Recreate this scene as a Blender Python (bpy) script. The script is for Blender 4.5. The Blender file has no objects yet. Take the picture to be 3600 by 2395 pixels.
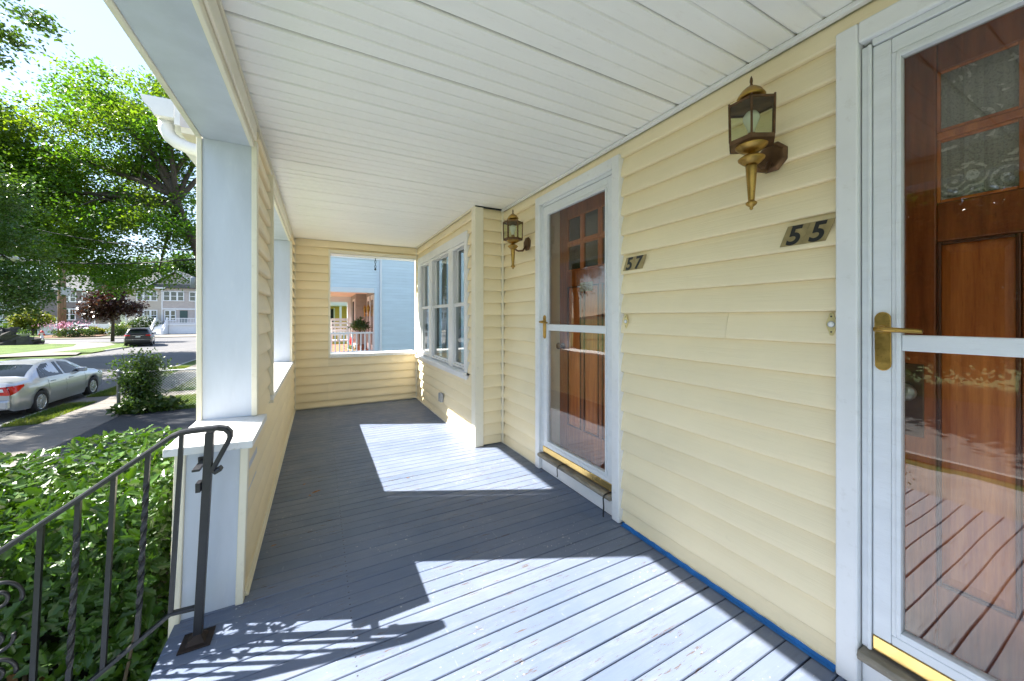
import bpy, math, random
import numpy as np
from mathutils import Vector, Matrix
random.seed(7); RNG = np.random.default_rng(11)
R = math.radians
scene = bpy.context.scene

# ------------------------------------------------------------------ camera
cam_d = bpy.data.cameras.new("camera"); cam = bpy.data.objects.new("camera", cam_d)
scene.collection.objects.link(cam); scene.camera = cam
cam.location = (0, 0, 1.27); cam.rotation_euler = (R(90), 0, R(-27.7))
cam_d.sensor_width = 36; cam_d.lens = 12.9; cam_d.shift_y = -81.5 / 3600
cam_d.clip_start = 0.02; cam_d.clip_end = 3000
# ------------------------------------------------------------------ sky and sun
SUN_TO = Vector((-1.0, 0.482, 1.045)).normalized()          # towards the sun
elev = math.asin(SUN_TO.z); azim = math.atan2(SUN_TO.x, SUN_TO.y)
world = bpy.data.worlds.new("World"); scene.world = world; world.use_nodes = True
wt = world.node_tree; bg = wt.nodes["Background"]
sky = wt.nodes.new("ShaderNodeTexSky"); sky.sky_type = 'NISHITA'; sky.sun_disc = False
sky.sun_elevation = elev; sky.sun_rotation = azim
sky.air_density = 1.0; sky.dust_density = 0.3; sky.ozone_density = 2.5
ctc = wt.nodes.new("ShaderNodeTexCoord"); cmp_ = wt.nodes.new("ShaderNodeMapping"); cmp_.inputs[3].default_value = (1, 1, 2.6)
cno = wt.nodes.new("ShaderNodeTexNoise"); cno.inputs["Scale"].default_value = 2.3; cno.inputs["Detail"].default_value = 6; cno.inputs["Roughness"].default_value = .55
cra = wt.nodes.new("ShaderNodeMapRange"); cra.inputs[1].default_value = .42; cra.inputs[2].default_value = .72; cra.inputs[3].default_value = .30; cra.inputs[4].default_value = .85
cmx = wt.nodes.new("ShaderNodeMix"); cmx.data_type = 'RGBA'; cmx.inputs[7].default_value = (1.75, 1.98, 2.50, 1)      # thin high cloud
wt.links.new(ctc.outputs["Generated"], cmp_.inputs[0]); wt.links.new(cmp_.outputs[0], cno.inputs["Vector"]); wt.links.new(cno.outputs[0], cra.inputs[0])
wt.links.new(cra.outputs[0], cmx.inputs[0]); wt.links.new(sky.outputs[0], cmx.inputs[6]); wt.links.new(cmx.outputs[2], bg.inputs[0]); bg.inputs[1].default_value = 0.105
sun_d = bpy.data.lights.new("sun", 'SUN'); sun = bpy.data.objects.new("sun", sun_d)
scene.collection.objects.link(sun)
sun_d.energy = 5.0; sun_d.angle = R(0.5); sun_d.color = (1.0, 0.955, 0.88)
sun.rotation_euler = (-SUN_TO).to_track_quat('-Z', 'Y').to_euler()
sun.location = (-20, 10, 25)
# ------------------------------------------------------------------ exposure
vs = scene.view_settings
vs.view_transform = 'Standard'; vs.look = 'None'; vs.gamma = 1.0; vs.use_curve_mapping = False
vs.exposure = 2.2
scene.render.engine = 'CYCLES'
scene.cycles.use_denoising = True
scene.cycles.max_bounces = 10; scene.cycles.diffuse_bounces = 6; scene.cycles.glossy_bounces = 5
scene.cycles.transparent_max_bounces = 16; scene.cycles.sample_clamp_indirect = 6

# ------------------------------------------------------------------ node helpers
class NT:
    def __init__(s, name):
        s.m = bpy.data.materials.new(name); s.m.use_nodes = True
        s.t = s.m.node_tree; s.p = s.t.nodes["Principled BSDF"]; s.o = s.t.nodes["Material Output"]
    def n(s, typ, ins=None, **kw):
        nd = s.t.nodes.new("ShaderNode" + typ)
        for k, v in kw.items(): setattr(nd, k, v)
        for k, v in (ins or {}).items(): s.set(nd.inputs[k], v)
        return nd
    def set(s, sock, v):
        if isinstance(v, bpy.types.NodeSocket): s.t.links.new(v, sock)
        elif isinstance(v, (tuple, list)) and sock.type == 'RGBA' and len(v) == 3: sock.default_value = (*v, 1)
        else: sock.default_value = v
    def math(s, op, a, b=0.0, c=0.0):
        return s.n("Math", {0: a, 1: b, 2: c}, operation=op).outputs[0]
    def mix(s, f, a, b, mode='MIX'):
        nd = s.n("Mix", data_type='RGBA', blend_type=mode)
        s.set(nd.inputs[0], f); s.set(nd.inputs[6], a); s.set(nd.inputs[7], b)
        return nd.outputs[2]
    def coords(s, scale=(1, 1, 1), rand=True):
        tc = s.n("TexCoord"); v = tc.outputs["Object"]
        if rand:
            oi = s.n("ObjectInfo")
            sc = s.n("VectorMath", {0: (17.3, 9.7, 23.1)}, operation='SCALE'); s.set(sc.inputs[3], oi.outputs["Random"])
            v = s.n("VectorMath", {0: v, 1: sc.outputs[0]}, operation='ADD').outputs[0]
        return s.n("Mapping", {0: v, 3: scale}).outputs[0]
    def noise(s, vec, scale=5, detail=4, rough=.55):
        return s.n("TexNoise", {"Vector": vec, "Scale": scale, "Detail": detail, "Roughness": rough}).outputs[0]
    def ramp(s, f, lo, hi, a=0.0, b=1.0):
        return s.n("MapRange", {0: f, 1: lo, 2: hi, 3: a, 4: b}).outputs[0]
    def bump(s, h, strength=.3, dist=.01):
        b = s.n("Bump", {"Height": h, "Strength": strength, "Distance": dist}); s.set(s.p.inputs["Normal"], b.outputs[0]); return b
    def done(s, color=None, rough=None, metal=None, spec=None):
        if color is not None: s.set(s.p.inputs["Base Color"], color)
        if rough is not None: s.set(s.p.inputs["Roughness"], rough)
        if metal is not None: s.set(s.p.inputs["Metallic"], metal)
        if spec is not None: s.set(s.p.inputs["Specular IOR Level"], spec)
        return s.m

def plain(name, col, rough=.5, metal=0, var=.12, vscale=3, stretch=(1, 1, 1), bump=0, bscale=60, dirt=0, dirtcol=(.25, .2, .13), spec=.5):
    """paint / vinyl / metal: gentle tonal drift, optional fine relief and dirt"""
    t = NT(name); v = t.coords(stretch)
    f = t.noise(v, vscale, 5)
    dark = tuple(c * (1 - var) for c in col); lite = tuple(min(1, c * (1 + var * .6)) for c in col)
    c = t.mix(t.ramp(f, .3, .7), dark, lite)
    if dirt:
        d = t.ramp(t.noise(v, vscale * 7, 6, .7), .57, .72, 0, dirt); c = t.mix(d, c, dirtcol)
    r = t.ramp(t.noise(v, vscale * 4, 3), .3, .7, max(.02, rough - .07), min(1, rough + .07))
    if bump: t.bump(t.noise(v, bscale, 4), bump, .004)
    return t.done(c, r, metal, spec)

def siding_mat(name, col, axis, grain=.20):
    t = NT(name)
    st = (3, 3, 150) if axis == 'Y' else (3, 3, 150)
    g = t.noise(t.coords(st), 1.1, 5, .6)
    v = t.coords((1, 1, 1)); lf = t.noise(v, 1.4, 4)
    c = t.mix(t.ramp(lf, .3, .7), tuple(x * .93 for x in col), tuple(min(1, x * 1.04) for x in col))
    c = t.mix(t.ramp(g, .45, .75, 0, .10), c, tuple(x * .75 for x in col))
    smear = t.ramp(t.noise(t.coords((1.2, 1.2, 3)), 5, 6, .75), .66, .8, 0, .25)
    c = t.mix(smear, c, (.42, .36, .24))
    t.bump(g, grain, .010)
    return t.done(c, .42, 0, .35)

def floor_mat():
    t = NT("porch_floor_paint"); v = t.coords((1, 1, 1)); w = t.coords((1.2, 22, 1))
    wc = t.n("NewGeometry").outputs["Position"]
    oi = t.n("ObjectInfo").outputs["Random"]
    base = t.mix(t.ramp(t.noise(wc, 1.3, 5), .35, .68), (.100, .136, .212), (.154, .186, .268))
    base = t.mix(t.math('MULTIPLY', oi, .35), base, (.20, .225, .285))
    grain = t.noise(w, 3.0, 6, .65)
    base = t.mix(t.ramp(grain, .5, .8, 0, .35), base, (.085, .105, .15))
    # walked-off, greyer paint along the boards
    worn = t.ramp(t.noise(t.coords((2.0, 9, 1)), 1.6, 7, .75), .53, .68, 0, .35)
    base = t.mix(worn, base, (.26, .275, .29))
    # chips down to brown wood, long along the grain
    chip = t.ramp(t.noise(t.coords((7, 60, 7)), 1.7, 5, .7), .60, .625)
    zone = t.ramp(t.noise(wc, 1.9, 3), .47, .56)
    chip = t.math('MULTIPLY', chip, zone)
    base = t.mix(t.math('MULTIPLY', chip, .8), base, (.10, .062, .04))
    # pale paint specks
    sp = t.ramp(t.noise(t.coords((1, 1.6, 1)), 55, 2, .5), .70, .72)
    sz = t.ramp(t.noise(wc, 2.6, 2), .5, .6)
    base = t.mix(t.math('MULTIPLY', sp, sz), base, (.5, .5, .5))
    stain = t.ramp(t.noise(wc, 2.2, 6, .68), .54, .72, 0, .28)
    base = t.mix(stain, base, (.095, .105, .12))
    scr = t.ramp(t.noise(t.coords((30, 3.5, 3)), 1.4, 4, .6), .69, .71, 0, .25)
    base = t.mix(scr, base, (.34, .36, .39))
    # nail heads in one row
    sx = t.n("SeparateXYZ", {0: t.n("TexCoord").outputs["Object"]})
    dx = t.math('ABSOLUTE', t.math('SUBTRACT', sx.outputs[0], .12)); dy = t.math('ABSOLUTE', t.math('SUBTRACT', t.math('ABSOLUTE', sx.outputs[1]), .02))
    nail = t.math('LESS_THAN', t.math('MAXIMUM', dx, dy), .0028)
    base = t.mix(nail, base, (.03, .03, .035))
    h = t.math('SUBTRACT', t.math('MULTIPLY', grain, .6), t.math('MULTIPLY', chip, 1.0))
    t.bump(h, .35, .003)
    r = t.ramp(t.noise(wc, 6, 5, .7), .3, .7, .36, .60)
    return t.done(base, r, 0, .45)

def glass_mat(name, tint=(1, 1, 1), gloss=1.0, f0=.045, wob=.0):
    t = NT(name); t.t.nodes.remove(t.p)
    fc = t.n("LayerWeight", {"Blend": .5}).outputs["Facing"]            # Schlick term, the same from both sides of a thin pane
    fr = t.math('ADD', f0, t.math('MULTIPLY', 1 - f0, t.math('POWER', fc, 5.0)))
    gl = t.n("BsdfGlossy", {"Color": (gloss, gloss, gloss), "Roughness": .004})
    if wob:
        b = t.n("Bump", {"Height": t.noise(t.coords((1, 1, 1)), 1.8, 2), "Strength": wob, "Distance": .05})
        t.set(gl.inputs["Normal"], b.outputs[0])
    tr = t.n("BsdfTransparent", {"Color": tint})
    mx = t.n("MixShader", {0: fr, 1: tr.outputs[0], 2: gl.outputs[0]})
    t.t.links.new(mx.outputs[0], t.o.inputs[0]); return t.m

def wood_mat(name, dark, light, rough=.35, stretch=(14, 14, .9)):
    t = NT(name); v = t.coords(stretch)
    g = t.noise(v, 3.2, 8, .68); b = t.noise(t.coords((2, 2, .6)), 2, 3)
    c = t.mix(t.ramp(g, .33, .68), dark, light)
    c = t.mix(t.ramp(b, .35, .65, 0, .4), c, tuple(x * .6 for x in dark))
    fl = t.ramp(t.noise(t.coords((60, 60, 6)), 3, 3), .62, .75, 0, .5)
    c = t.mix(fl, c, tuple(x * .5 for x in dark))
    t.bump(g, .12, .003)
    return t.done(c, rough, 0, .5)

def leaf_mat(name, cols, gloss=.35, trans=.45, tcol=None, nscale=.8, spec=.5):
    t = NT(name); geo = t.n("NewGeometry")
    rnd = geo.outputs["Random Per Island"]
    c = t.mix(rnd, cols[0], cols[1])
    c = t.mix(t.ramp(t.noise(geo.outputs["Position"], nscale, 3), .42, .62), c, cols[2])
    t.set(t.p.inputs["Base Color"], c); t.p.inputs["Roughness"].default_value = gloss
    t.p.inputs["Specular IOR Level"].default_value = spec
    tl = t.n("BsdfTranslucent", {"Color": t.mix(1.0, c, tcol or (1.6, 1.5, .5), 'MULTIPLY')})
    mx = t.n("MixShader", {0: trans, 1: t.p.outputs[0], 2: tl.outputs[0]})
    t.t.links.new(mx.outputs[0], t.o.inputs[0]); return t.m

# ------------------------------------------------------------------ mesh helpers
class MB:
    def __init__(s): s.v = []; s.f = []
    def add(s, vs, fs):
        b = len(s.v); s.v += [tuple(p) for p in vs]; s.f += [tuple(i + b for i in f) for f in fs]; return s
    def box(s, x0, x1, y0, y1, z0, z1):
        if x0 > x1: x0, x1 = x1, x0
        if y0 > y1: y0, y1 = y1, y0
        if z0 > z1: z0, z1 = z1, z0
        return s.add([(x0,y0,z0),(x1,y0,z0),(x1,y1,z0),(x0,y1,z0),(x0,y0,z1),(x1,y0,z1),(x1,y1,z1),(x0,y1,z1)],
                     [(3,2,1,0),(4,5,6,7),(0,1,5,4),(1,2,6,5),(2,3,7,6),(3,0,4,7)])
    def prism(s, poly, fn, a, b):
        """poly: 2-D outline; fn(u, v, s) -> point; extruded from s=a to s=b"""
        n = len(poly)
        vs = [fn(u, v, a) for u, v in poly] + [fn(u, v, b) for u, v in poly]
        fs = [tuple(range(n - 1, -1, -1)), tuple(range(n, 2 * n))] + [(i, (i + 1) % n, n + (i + 1) % n, n + i) for i in range(n)]
        return s.add(vs, fs)
    def tube(s, pts, r, n=8, cap=True, twist=0, sq=False):
        pts = [Vector(p) for p in pts]; m = len(pts); rs = r if isinstance(r, (list, tuple)) else [r] * m
        vs = []; up = None
        for i, p in enumerate(pts):
            d = (pts[min(i + 1, m - 1)] - pts[max(i - 1, 0)]).normalized()
            if up is None:
                up = Vector((0, 0, 1)) if abs(d.z) < .9 else Vector((1, 0, 0))
            a = d.cross(up).normalized(); up = a.cross(d).normalized()
            for k in range(n):
                t = 2 * math.pi * k / n + twist * i + (math.pi / 4 if sq else 0)
                vs.append(p + (a * math.cos(t) + up * math.sin(t)) * rs[i])
        fs = [(i*n+k, i*n+(k+1) % n, (i+1)*n+(k+1) % n, (i+1)*n+k) for i in range(m - 1) for k in range(n)]
        if cap: fs += [tuple(range(n - 1, -1, -1)), tuple(range((m - 1) * n, m * n))]
        return s.add(vs, fs)
    def lathe(s, prof, c, n=16, axis='Z', phase=0):
        vs = []; m = len(prof)
        for r, h in prof:
            for k in range(n):
                t = 2 * math.pi * k / n + phase; a, b = r * math.cos(t), r * math.sin(t)
                vs.append((c[0]+a, c[1]+b, c[2]+h) if axis == 'Z' else ((c[0]+h, c[1]+a, c[2]+b) if axis == 'X' else (c[0]+a, c[1]+h, c[2]+b)))
        fs = [(i*n+k, i*n+(k+1) % n, (i+1)*n+(k+1) % n, (i+1)*n+k) for i in range(m-1) for k in range(n)]
        fs += [tuple(range(n-1, -1, -1)), tuple(range((m-1)*n, m*n))]
        return s.add(vs, fs)

COL = scene.collection; WL = {}
def obj(name, mb, mat, parent=None, bevel=0, smooth=False, loc=None, data=None):
    """one mesh object; vertices are in world space, stored relative to the root's base"""
    if data is None:
        o0 = WL.get(parent.name, Vector((0, 0, 0))) if parent else Vector((0, 0, 0))
        me = bpy.data.meshes.new(name)
        vs = np.array(mb.v, dtype=float) - np.array(o0)
        me.from_pydata(vs.tolist(), [], mb.f); me.update()
        if smooth: me.polygons.foreach_set("use_smooth", [True] * len(me.polygons))
        if mat: me.materials.append(mat)
    else: me = data
    o = bpy.data.objects.new(name, me); COL.objects.link(o)
    if parent: o.parent = parent; WL[o.name] = WL.get(parent.name, Vector((0, 0, 0)))
    if loc is not None: o.location = loc
    if bevel:
        b = o.modifiers.new("bevel", 'BEVEL'); b.width = bevel; b.segments = 2; b.limit_method = 'ANGLE'; b.angle_limit = R(35)
    return o
def tag(o, label=None, cat=None, group=None, kind=None):
    if label: o["label"] = label
    if cat: o["category"] = cat
    if group: o["group"] = group
    if kind: o["kind"] = kind
    return o
def thing(name, label, cat, loc=(0, 0, 0), group=None):
    o = bpy.data.objects.new(name, None); COL.objects.link(o); o.location = loc; o.empty_display_size = .2
    WL[o.name] = Vector(loc); return tag(o, label, cat, group)
def B(*a): return MB().box(*a)
def fast_mesh(name, verts, loops, starts, totals, mat, parent=None, smooth=False):
    me = bpy.data.meshes.new(name)
    o0 = WL.get(parent.name, Vector((0, 0, 0))) if parent else Vector((0, 0, 0))
    verts = np.asarray(verts, dtype=np.float32) - np.array(o0, dtype=np.float32)
    me.vertices.add(len(verts)); me.vertices.foreach_set("co", verts.ravel())
    me.loops.add(len(loops)); me.loops.foreach_set("vertex_index", np.asarray(loops, dtype=np.int32))
    me.polygons.add(len(starts)); me.polygons.foreach_set("loop_start", np.asarray(starts, dtype=np.int32))
    me.polygons.foreach_set("loop_total", np.asarray(totals, dtype=np.int32))
    if smooth: me.polygons.foreach_set("use_smooth", np.ones(len(starts), dtype=bool))
    me.update(calc_edges=True); me.validate()
    if mat: me.materials.append(mat)
    o = bpy.data.objects.new(name, me); COL.objects.link(o)
    if parent: o.parent = parent; WL[o.name] = WL.get(parent.name, Vector((0, 0, 0)))
    return o
def rand_frames(n, up=None, spread=1.0):
    """n random orthonormal frames (a=leaf axis, b=width, c=normal); up biases the normal"""
    c = RNG.normal(size=(n, 3)) * spread
    if up is not None: c = c + np.asarray(up)
    c /= np.linalg.norm(c, axis=1, keepdims=True)
    a = RNG.normal(size=(n, 3)); a -= c * (a * c).sum(1, keepdims=True); a /= np.linalg.norm(a, axis=1, keepdims=True)
    return a, np.cross(c, a), c
LEAF4 = np.array([(0, 0, 0), (.45, .30, .05), (1, 0, -.04), (.45, -.30, .05)])
def leaves(name, cen, size, mat, parent, up=None, shape=LEAF4, spread=1.0, frames=None):
    n = len(cen); a, b, c = frames if frames else rand_frames(n, up, spread)
    s = np.asarray(size).reshape(-1, 1, 1) * np.ones((n, 1, 1)); k = len(shape)
    v = (shape[None, :, 0:1] * a[:, None] + shape[None, :, 1:2] * b[:, None] + shape[None, :, 2:3] * c[:, None]) * s + cen[:, None]
    o = fast_mesh(name, v.reshape(-1, 3), np.arange(n * k), np.arange(n) * k, np.full(n, k), mat, parent)
    return tag(o, kind="stuff")
# ================================================================== materials
CREAM = (.88, .755, .505)
m_side = siding_mat("cream_vinyl_siding", CREAM, 'Y')
m_creamtrim = plain("cream_trim", (.82, .76, .60), .4, var=.06, dirt=.15)
m_white = plain("white_painted_trim", (.80, .80, .80), .38, var=.08, dirt=.22, dirtcol=(.4, .37, .3))
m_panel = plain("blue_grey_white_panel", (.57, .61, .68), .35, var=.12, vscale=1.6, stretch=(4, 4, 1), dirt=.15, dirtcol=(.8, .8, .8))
m_capw = plain("weathered_white_cap", (.80, .80, .79), .5, var=.08, vscale=6, dirt=.5, dirtcol=(.3, .3, .2), bump=.25)
m_ceil = plain("white_vinyl_ceiling", (.90, .885, .835), .42, var=.03, vscale=2, stretch=(1, 4, 1), dirt=.14, dirtcol=(.5, .44, .34))
m_groove = plain("ceiling_shadow_gap", (.45, .42, .36), .7)
m_floor = floor_mat()
m_dark = plain("dark_void", (.03, .032, .036), .9)
m_glass = glass_mat("storm_glass", (.95, .96, .95), f0=.055, wob=.03)
m_screen = glass_mat("screened_glass", (.84, .825, .80), gloss=.8)
m_dglass = glass_mat("door_pane_glass", (.95, .96, .95))
m_wglass = glass_mat("window_glass", (.80, .84, .84), wob=.02)
m_door = wood_mat("varnished_oak_door", (.44, .100, .015), (.80, .255, .050))
m_doordk = wood_mat("varnished_oak_rail", (.26, .060, .011), (.54, .15, .032))
m_doormid = wood_mat("dark_door_moulding", (.09, .025, .009), (.18, .05, .016))
m_storm = plain("white_storm_door", (.74, .76, .78), .4, var=.06, stretch=(1, 1, 6), bump=.25, bscale=40, dirt=.12)
m_brass = plain("polished_brass", (.85, .60, .22), .22, 1, var=.15, vscale=8)
m_oldbrass = plain("tarnished_brass", (.46, .29, .08), .38, 1, var=.5, vscale=14, dirt=.7, dirtcol=(.08, .05, .02))
m_bronze = plain("aged_bronze", (.17, .095, .05), .5, .85, var=.5, vscale=18, dirt=.5, dirtcol=(.08, .10, .07))
m_iron = plain("black_painted_iron", (.014, .014, .017), .42, .0, var=.3, vscale=20, dirt=.12, dirtcol=(.12, .11, .1))
m_black = plain("black_plastic", (.015, .015, .015), .45)
m_gray = plain("grey_plastic", (.35, .36, .37), .5)
m_tape = plain("blue_painter_tape", (.02, .16, .44), .6, var=.2, vscale=20, bump=.3, bscale=30)
m_sillwood = plain("weathered_sill_wood", (.27, .235, .18), .75, var=.5, vscale=9, stretch=(3, 1, 3), dirt=.6, dirtcol=(.42, .44, .44), bump=.5, bscale=30)
m_roof = plain("asphalt_shingle", (.10, .10, .105), .85, var=.3, vscale=4)
m_bulb = plain("frosted_bulb", (.85, .85, .85), .25)
m_lace_t = NT("lace_curtain")
def _lace():
    t = m_lace_t; tc = t.n("TexCoord").outputs["Object"]
    v = t.n("Mapping", {0: tc, 3: (1, 1, 1)}).outputs[0]
    rings = t.n("TexVoronoi", {"Vector": v, "Scale": 11.0}).outputs["Distance"]
    pat = t.ramp(t.math('SINE', t.math('MULTIPLY', rings, 34)), -.2, .5, 0, 1)
    vine = t.ramp(t.noise(v, 16, 3, .6), .5, .56)
    thread = t.ramp(t.n("TexVoronoi", {"Vector": v, "Scale": 160.0}).outputs["Distance"], .25, .45)
    a = t.math('MAXIMUM', t.math('MULTIPLY', pat, vine), .50)
    a = t.math('MULTIPLY', a, t.math('ADD', .6, t.math('MULTIPLY', thread, .4)))
    t.set(t.p.inputs["Alpha"], a); t.done((.80, .82, .76), .9)
_lace(); m_lace = m_lace_t.m

# ================================================================== the house with its porch
W, BAYX, LX, FY, SY, CZ = 1.655, 1.36, -.305, 5.81, 3.345, 2.36     # wall planes, ceiling height
G = -1.42                                                            # ground level
house = thing("porch_house", "cream vinyl sided house with an open porch, white ceiling and two glazed entrance doors", "house", (0, 0, 0))

# ---- porch floor
pf = obj("porch_floor", B(-.50, 1.75, -2.6, 6.05, -.16, -.024), m_dark, house)
tag(pf, "blue grey painted board floor of the porch")
PITCH, BW = .081, .0378
prof = [(-BW, -.022), (BW, -.022), (BW, -.0025), (BW - .0025, 0), (-BW + .0025, 0), (-BW, -.0025)]
first = {}; ys = 5.80 - PITCH / 2
k = 0
while ys > -1.6:
    near = ys < 1.72                                             # the newer boards by the steps have wider joints
    if near not in first: first[near] = MB().prism([(u * (1.012 if near else 1.035), v) for u, v in prof], lambda u, v, s: (s, u, v), -.53, 1.654); o = obj("floor_board", first[near], m_floor, pf); first[near] = o.data
    else: o = obj("floor_board", None, None, pf, data=first[near])
    o.location = (0, ys + random.uniform(-.0006, .0006), random.uniform(-.0009, .0003))
    o.rotation_euler = (random.uniform(-.006, .006), random.uniform(-.0003, .0003), random.uniform(-.0004, .0004))
    ys -= PITCH; k += 1
obj("floor_edge_board", B(-.525, -.50, -2.6, 2.02, -.16, -.025), m_white, pf)

# ---- ceiling
pc = obj("porch_ceiling", B(-.36, 1.80, -2.6, 6.05, CZ + .0135, CZ + .032), m_groove, house)
CP = .0893
cprof = [(-.0438, .0130), (-.0438, .0070), (-.0412, .0006), (-.0395, 0), (.0335, 0), (.0355, .0014), (.0372, .0078), (.0443, .0082), (.0443, .0130)]
cm = MB().prism(cprof, lambda u, v, s: (s, u, CZ + v), -.335, 1.645)
first = None; ys = 1.641 + CP / 2 + 47 * CP
while ys > -1.3:
    if ys < FY - .01:
        if first is None: o = first = obj("ceiling_panel", cm, m_ceil, pc)
        else: o = obj("ceiling_panel", None, None, pc, data=first.data)
        o.location = (0, ys, random.uniform(0, .0004)); o.rotation_euler = (random.uniform(-.0025, .0025), 0, 0)
    ys -= CP
obj("ceiling_trim", B(W - .028, W - .002, -2.5, SY, CZ - .022, CZ - .002), m_white, pc, .004)
obj("ceiling_trim", B(BAYX - .024, BAYX - .002, SY - .02, FY, CZ - .014, CZ - .002), m_creamtrim, pc, .003)
obj("ceiling_trim", B(BAYX - .02, W - .03, SY - .024, SY - .002, CZ - .012, CZ - .002), m_dark, pc)
obj("ceiling_trim", B(-.319, -.297, -2.5, 1.90, CZ - .024, CZ - .002), m_creamtrim, pc, .004)
obj("ceiling_trim", B(-.319, -.299, 1.904, FY, CZ - .022, CZ - .002), m_creamtrim, pc, .004)
obj("roof", B(-.62, 6, -3, 6.06, CZ + .034, CZ + .5), m_roof, house)
obj("house_body", MB().box(1.94, 6, -3, 3.3, -1.45, CZ + .03).box(2.30, 6, 3.31, 6.06, -1.45, CZ + .03), m_dark, house)

# ---- siding
E0, EX = .092, .1201
def siding(parent, mat, facing, plane, a, b, z0, z1, name="siding_board", e0=E0, ex=EX, d=.029):
    fn = {'-X': lambda dd, z, s: (plane + .020 - dd, s, z), '+X': lambda dd, z, s: (plane - .020 + dd, s, z), '-Y': lambda dd, z, s: (s, plane + .020 - dd, z)}[facing]
    k = math.floor((z0 - e0) / ex); full = None
    while e0 + k * ex < z1 - .004:
        lo, hi = max(z0, e0 + k * ex), min(z1, e0 + (k + 1) * ex - .0006); base = e0 + k * ex
        if hi - lo > .006:
            isfull = hi - lo > ex - .002
            if isfull and b - a > .85 and random.random() < .10:      # a course pieced from two lengths
                c_ = random.uniform(a + .25, b - .25)
                joint = [(a, c_, 0), (c_ + .0012, b, .0003)]
            else: joint = None
            if isfull and full and not joint: o = obj(name, None, None, parent, data=full)
            else:
                l, h = lo - base, hi - base
                cur = [(0, d - .0075), (.0022, d - .0030), (.0055, d - .0006), (.010, d), (.022, d * .985), (.040, d * .91), (.060, d * .78), (.080, d * .59), (.100, d * .36), (ex, .003)]
                def cd(z): return float(np.interp(z, [c[0] for c in cur], [c[1] for c in cur]))
                zs = [l] + [c[0] for c in cur if l + .001 < c[0] < h - .001] + [h]
                poly = [(-.002, l)] + [(cd(z), z) for z in zs] + [(-.002, h)]
                if joint:
                    for (p_, q_, pr_) in joint:
                        o = obj(name, MB().prism([(u_ + (pr_ if u_ > 0 else 0), v_) for u_, v_ in poly], fn, p_, q_), mat, parent); o.location = (0, 0, base)
                else:
                    o = obj(name, MB().prism(poly, fn, a, b), mat, parent)
                    if isfull: full = o.data
            o.location = (0, 0, base)
        k += 1

hw = obj("house_wall", MB().box(W + .021, 1.70, -2.6, -.36, 0, CZ + .01).box(W + .021, 1.70, .63, 1.69, 0, CZ + .01).box(W + .021, 1.70, 2.68, SY + .1, 0, CZ + .01)
         .box(W + .021, 1.70, .63, -.36, 2.26, CZ + .01).box(W + .021, 1.70, 1.69, 2.68, 2.26, CZ + .01), m_creamtrim, house)
siding(hw, m_side, '-X', W, 2.672, SY, .012, CZ - .022)
siding(hw, m_side, '-X', W, 1.697, 2.672, 2.282, CZ - .022)
siding(hw, m_side, '-X', W, .622, 1.697, .020, CZ - .022)
siding(hw, m_side, '-X', W, -.345, .622, 2.286, CZ - .022)
obj("base_trim", B(W - .012, W - .001, .625, 1.66, .004, .019), m_creamtrim, hw)
obj("base_trim", B(W - .012, W - .001, 2.69, SY - .002, .001, .012), m_creamtrim, hw)
obj("corner_trim", B(W - .022, W - .001, SY - .021, SY - .001, .002, CZ - .004), m_creamtrim, hw, .004)
# return wall of the bay
rw = obj("return_wall", B(BAYX + .07, W + .05, SY + .021, SY + .05, 0, CZ + .01), m_creamtrim, house)
siding(rw, m_side, '-Y', SY, BAYX + .072, W - .022, .012, CZ - .012)
obj("corner_post", B(BAYX - .018, BAYX + .072, SY - .018, SY + .085, .001, CZ - .002), m_creamtrim, rw, .005)
# bay wall
WY0, WY1, WZ0, WZ1 = 3.56, 5.655, .655, 2.165
bw = obj("bay_wall", MB().box(BAYX + .022, BAYX + .08, SY + .09, WY0 + .03, 0, CZ + .01).box(BAYX + .022, BAYX + .08, WY1 - .03, 6.06, 0, CZ + .01)
         .box(BAYX + .022, BAYX + .08, WY0 + .03, WY1 - .03, 0, WZ0 + .02).box(BAYX + .022, BAYX + .08, WY0 + .03, WY1 - .03, WZ1 - .02, CZ + .01), m_creamtrim, house)
siding(bw, m_side, '-X', BAYX, SY + .085, FY, .012, WZ0 - .02)
siding(bw, m_side, '-X', BAYX, SY + .085, FY, WZ1 + .004, CZ - .012)
siding(bw, m_side, '-X', BAYX, SY + .085, WY0 - .002, WZ0 - .02, WZ1 + .004)
siding(bw, m_side, '-X', BAYX, WY1 + .002, FY, WZ0 - .02, WZ1 + .004)
obj("base_trim", B(BAYX - .016, BAYX - .001, SY + .09, FY - .002, .001, .014), m_creamtrim, bw)
# bay window
bwin = obj("bay_window", MB().box(BAYX - .022, BAYX + .10, WY0, WY0 + .075, WZ0, WZ1).box(BAYX - .022, BAYX + .10, WY1 - .10, WY1, WZ0, WZ1)
           .box(BAYX - .022, BAYX + .10, WY0 + .0755, WY1 - .1005, WZ1 - .10, WZ1)
           .box(BAYX - .014, BAYX + .10, 4.05, 4.17, WZ0 + .05, WZ1 - .1005).box(BAYX - .014, BAYX + .10, 4.93, 5.05, WZ0 + .05, WZ1 - .1005), m_white, house, .004)
tag(bwin, "white triple window of the bay")
obj("window_sill", MB().prism([(-.06, -.035), (-.06, -.005), (.08, .022), (.08, -.035)], lambda u, v, s: (BAYX + u, s, .70 + v), WY0 + .0, WY1 + .02), m_white, bwin, .003)
obj("window_apron", B(BAYX - .02, BAYX + .02, WY0 + .02, WY1, .622, .664), m_white, bwin, .003)
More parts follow.
